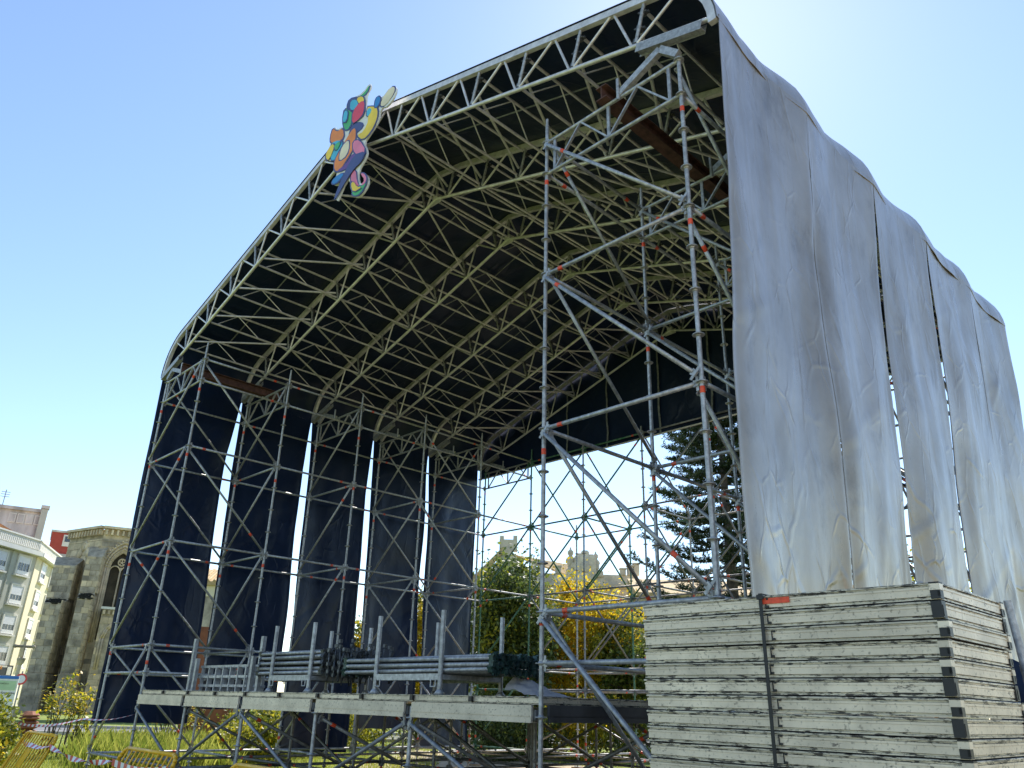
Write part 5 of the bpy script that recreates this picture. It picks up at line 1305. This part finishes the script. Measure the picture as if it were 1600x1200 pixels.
def conifer():
    rnd = random.Random(9); p, d = ground_px(1160, 44, 1112)
    t = thing('conifer_tree', p, 'tall dark conifer with upswept layered branches beside the silver curtain', 'tree')
    H = 22.5
    bm = bmesh.new(); bm_cyl(bm, p, p + Vector((0, 0, H)), 0.42, 10, 0.05)
    vs, fs = [], []
    z = 3.2
    while z < H - 0.4:
        f = 1 - (z / H); rl = 0.9 + 6.3 * f ** 0.8
        nb_ = rnd.randint(5, 7); a0 = rnd.random() * 6
        for k in range(nb_):
            a = a0 + 6.283 * k / nb_ + rnd.gauss(0, 0.15); l = rl * rnd.uniform(0.65, 1.1); rise = rnd.uniform(0.02, 0.16)
            o = p + Vector((0, 0, z + rnd.uniform(-0.2, 0.2))); dr = Vector((math.cos(a), math.sin(a), 0))
            prev = o
            for q in range(1, 7):
                ff = q / 6; cur = o + dr * l * ff + Vector((0, 0, l * (-0.10 * math.sin(ff * 3.1) + rise * ff * ff)))
                bm_cyl(bm, prev, cur, 0.07 * (1 - ff * 0.8), 5, 0.07 * (1 - ff * 0.8) * 0.8)
                if q >= 2:
                    for w_ in range(8):
                        side = Vector((-dr.y, dr.x, 0)) * rnd.choice((-1, 1)); tw = (dr * rnd.uniform(0.4, 1) + side * rnd.uniform(0.2, 1.0) + Vector((0, 0, rnd.uniform(0.05, 0.6)))).normalized() * rnd.uniform(0.45, 0.95)
                        st = prev.lerp(cur, rnd.random())
                        for m_ in range(30):
                            c = st + tw * (m_ + 1) / 30 + Vector((rnd.gauss(0, .03), rnd.gauss(0, .03), rnd.gauss(0, .03))); nd = (tw.normalized() * 0.8 + Vector((rnd.gauss(0, 1), rnd.gauss(0, 1), rnd.gauss(0, 1) + 0.5)).normalized()).normalized() * rnd.uniform(0.14, 0.26); sd = nd.cross(Vector((rnd.random(), rnd.random(), rnd.random()))).normalized() * 0.034; i = len(vs)
                            vs += [c - sd, c + sd, c + nd]; fs.append((i, i + 1, i + 2))
                prev = cur
        z += rnd.uniform(0.7, 1.05) * (0.7 + 0.5 * f)
    link('trunk', mesh_from_bm(bm, 'trunk', 'bark'), Matrix(), t)
    poly_mesh('crown', vs, fs, 'needle', t)
conifer()
def trunk_tree():
    rnd = random.Random(21); p, d = ground_px(762, 24, 1105)
    pass
def grass():
    rnd = random.Random(4); vs, fs = [], []
    def blade(x, y, h, wd):
        a = rnd.random() * 6.283; lx, ly = math.cos(a), math.sin(a); ln = rnd.uniform(0.1, 0.6) * h; b0 = rnd.random() * 6.283; ex, ey = ln * math.cos(b0), ln * math.sin(b0); i = len(vs)
        vs.extend([(x - lx * wd, y - ly * wd, 0.0), (x + lx * wd, y + ly * wd, 0.0), (x + ex * 0.4 + lx * wd * 0.7, y + ey * 0.4 + ly * wd * 0.7, h * 0.6), (x + ex, y + ey, h)]); fs.append((i, i + 1, i + 2)); fs.append((i, i + 2, i + 3))
    for k in range(90000):
        x = rnd.uniform(-34, -6.5); y = rnd.uniform(-4, 20)
        if rnd.random() < 0.5: x = rnd.uniform(-24, -8); y = rnd.uniform(-3, 10)
        if x + y > -3.5 and y < 13: continue
        blade(x, y, rnd.uniform(0.03, 0.10), 0.008)
    o = poly_mesh('lawn_grass', vs, fs, 'grass_blade'); tag(o, 'short sunlit lawn grass around the stage legs', 'grass', kind='stuff')
    vs.clear(); fs.clear()
    for k in range(420):
        p, d = ground_px(rnd.uniform(135, 375), rnd.uniform(21, 29), 1098)
        hh = rnd.uniform(0.25, 0.75)
        for j in range(34): blade(p.x + rnd.gauss(0, 0.13), p.y + rnd.gauss(0, 0.13), hh * rnd.uniform(0.5, 1.15), 0.010)
    o = poly_mesh('tall_grass', vs, fs, 'grass_blade'); tag(o, 'tall tufted grass growing behind the church side tower', 'grass', kind='stuff')
grass()
# ------------------------------------------------------------------ street things on the left
def lathe(name, base, prof, m_, parent=None, n=16):
    bm = bmesh.new(); rs = []
    for r_, z in prof: rs.append([bm.verts.new(Vector(base) + Vector((r_ * math.cos(2 * math.pi * j / n), r_ * math.sin(2 * math.pi * j / n), z))) for j in range(n)])
    for a, b_ in zip(rs, rs[1:]):
        for j in range(n): bm.faces.new((a[j], a[(j + 1) % n], b_[(j + 1) % n], b_[j]))
    bm.faces.new(rs[-1])
    return link(name, mesh_from_bm(bm, name, m_), Matrix(), parent)
def street():
    p, d = ground_px(33, 36, 1085); p = p + Vector((d.y, -d.x, 0)) * 0.45
    t = thing('ribbed_bollard', p, 'rusty ribbed bollard with a faceted cap behind the yellow barrier', 'bollard')
    lathe('pedestal', p, [(0.22, 0), (0.22, 0.16)], 'corten', t, 8)
    for k in range(4): lathe('rib', p + Vector((0, 0, 0.16 + 0.15 * k)), [(0.20, 0), (0.36, 0.07), (0.36, 0.10), (0.22, 0.15)], 'corten', t, 8)
    lathe('cap', p + Vector((0, 0, 0.76)), [(0.33, 0), (0.33, 0.05), (0.18, 0.17), (0.16, 0.17)], 'corten', t, 8)
    mx = frame_at(322, 31, 0.1, 1090)
    t = thing('rusty_slab', mx.translation, 'tall rusty steel slab monument on the lawn behind the stage legs', 'monument')
    lbox('slab', mx, (-0.45, 0.25, 1.95), (0.55, 0.35, 3.9), 'corten', t); lbox('base_block', mx, (0.35, 0.1, 0.7), (1.15, 0.7, 1.4), 'corten', t)
    # wayside stone cross
    mx = frame_at(62, 65, 0.0, 1090) @ Matrix.Translation((-1.63, 0, 0)) @ Matrix.Diagonal((0.75, 0.75, 0.75, 1))
    t = thing('stone_cross', mx.translation, 'carved stone wayside cross on a column in front of the cream facade', 'cross')
    b0 = mx.translation
    def cl(nm, u, z, prof, par, n=10): return lathe(nm, L(mx, (u, 0, z)), [(a * 0.75, c * 0.75) for a, c in prof], 'stone_dark', par, n)
    lbox('plinth', mx, (0, 0, 0.35), (1.5, 1.5, 0.7), 'stone_dark', t); cl('column', 0, 0.7, [(0.30, 0), (0.30, 0.2), (0.20, 0.35), (0.17, 3.6), (0.28, 3.8), (0.36, 4.1), (0.36, 4.2)], t, 12)
    cl('shaft', 0, 4.9, [(0.14, 0), (0.12, 0.9), (0.11, 1.45), (0.2, 1.55), (0.16, 1.65)], t); a = L(mx, (-0.72, 0, 5.9)); b_ = L(mx, (0.72, 0, 5.9))
    tube('arm', a, b_, 0.09, 'stone_dark', t, 8)
    for q in (-0.72, 0.72): cl('arm_end', q, 5.75, [(0.1, 0), (0.19, 0.1), (0.19, 0.2), (0.1, 0.3)], t)
    lbox('figure_block', mx, (-0.1, -0.15, 5.4), (0.28, 0.24, 0.8), 'stone', t, 0.1)
    # information panel
    mx = frame_at(2, 38, -0.1, 1088)
    t = thing('information_panel', mx.translation, 'white information panel with blue top band and green print by the street', 'sign')
    lbox('board', mx, (-0.65, 0, 1.40), (2.2, 0.12, 1.5), 'white', t); lbox('blue_band', mx, (-0.65, -0.065, 2.09), (2.2, 0.014, 0.11), 'sign_blue', t); lbox('green_band', mx, (-0.3, -0.065, 1.80), (1.4, 0.012, 0.34), 'sign_green', t); lbox('blue_square', mx, (-0.45, -0.065, 1.42), (0.7, 0.012, 0.34), 'sign_blue', t)
    text('letters', 'PLANO XERAL', 0.085, mx @ Matrix.Translation((0.16, -0.07, 1.52)) @ RX, 'sign_black', t, 0.003); text('letters', 'CONCELLO', 0.06, mx @ Matrix.Translation((0.0, -0.074, 1.86)) @ RX, 'sign_black', t, 0.003)
    for u in (-1.5, 0.3): lbox('leg', mx, (u, 0, 0.325), (0.12, 0.1, 0.65), 'antenna', t)
    mx = frame_at(26, 52, 0.0, 1088)
    t = thing('traffic_sign', mx.translation, 'round red and white traffic sign behind the information panel', 'sign'); tube('pole', mx.translation, mx.translation + Vector((0, 0, 2.6)), 0.04, 'antenna', t)
    bm = bmesh.new(); c = L(mx, (0, -0.06, 2.2)); dd = L(mx, (0, -0.1, 2.2)) - c; bm_cyl(bm, c, c + dd, 0.29, 20); link('disc', mesh_from_bm(bm, 'disc', 'tape_red'), Matrix(), t)
    bm = bmesh.new(); bm_cyl(bm, c + dd, c + dd * 1.2, 0.2, 20); link('disc_centre', mesh_from_bm(bm, 'disc_centre', 'white'), Matrix(), t)
street()
def ramp():
    # plank ramp behind the stage on the curtain side
    t = thing('plank_ramp', (-1.0, 15.5, 0), 'timber plank ramp rising to the back of the stage', 'ramp')
    for k in range(5): bar('plank', (-1.6 + 0.27 * k, 12.8, H0 + 0.1), (-1.6 + 0.27 * k, 17.2, 0.05), 0.25, 0.04, 'plank', t, 'X')
    for y, z in ((13.4, 1.3), (15.0, 0.75)):
        for x in (-1.75, -0.4): tube('leg', (x, y, 0), (x, y, z - 0.02), RT, 'galv_dark', t)
ramp()
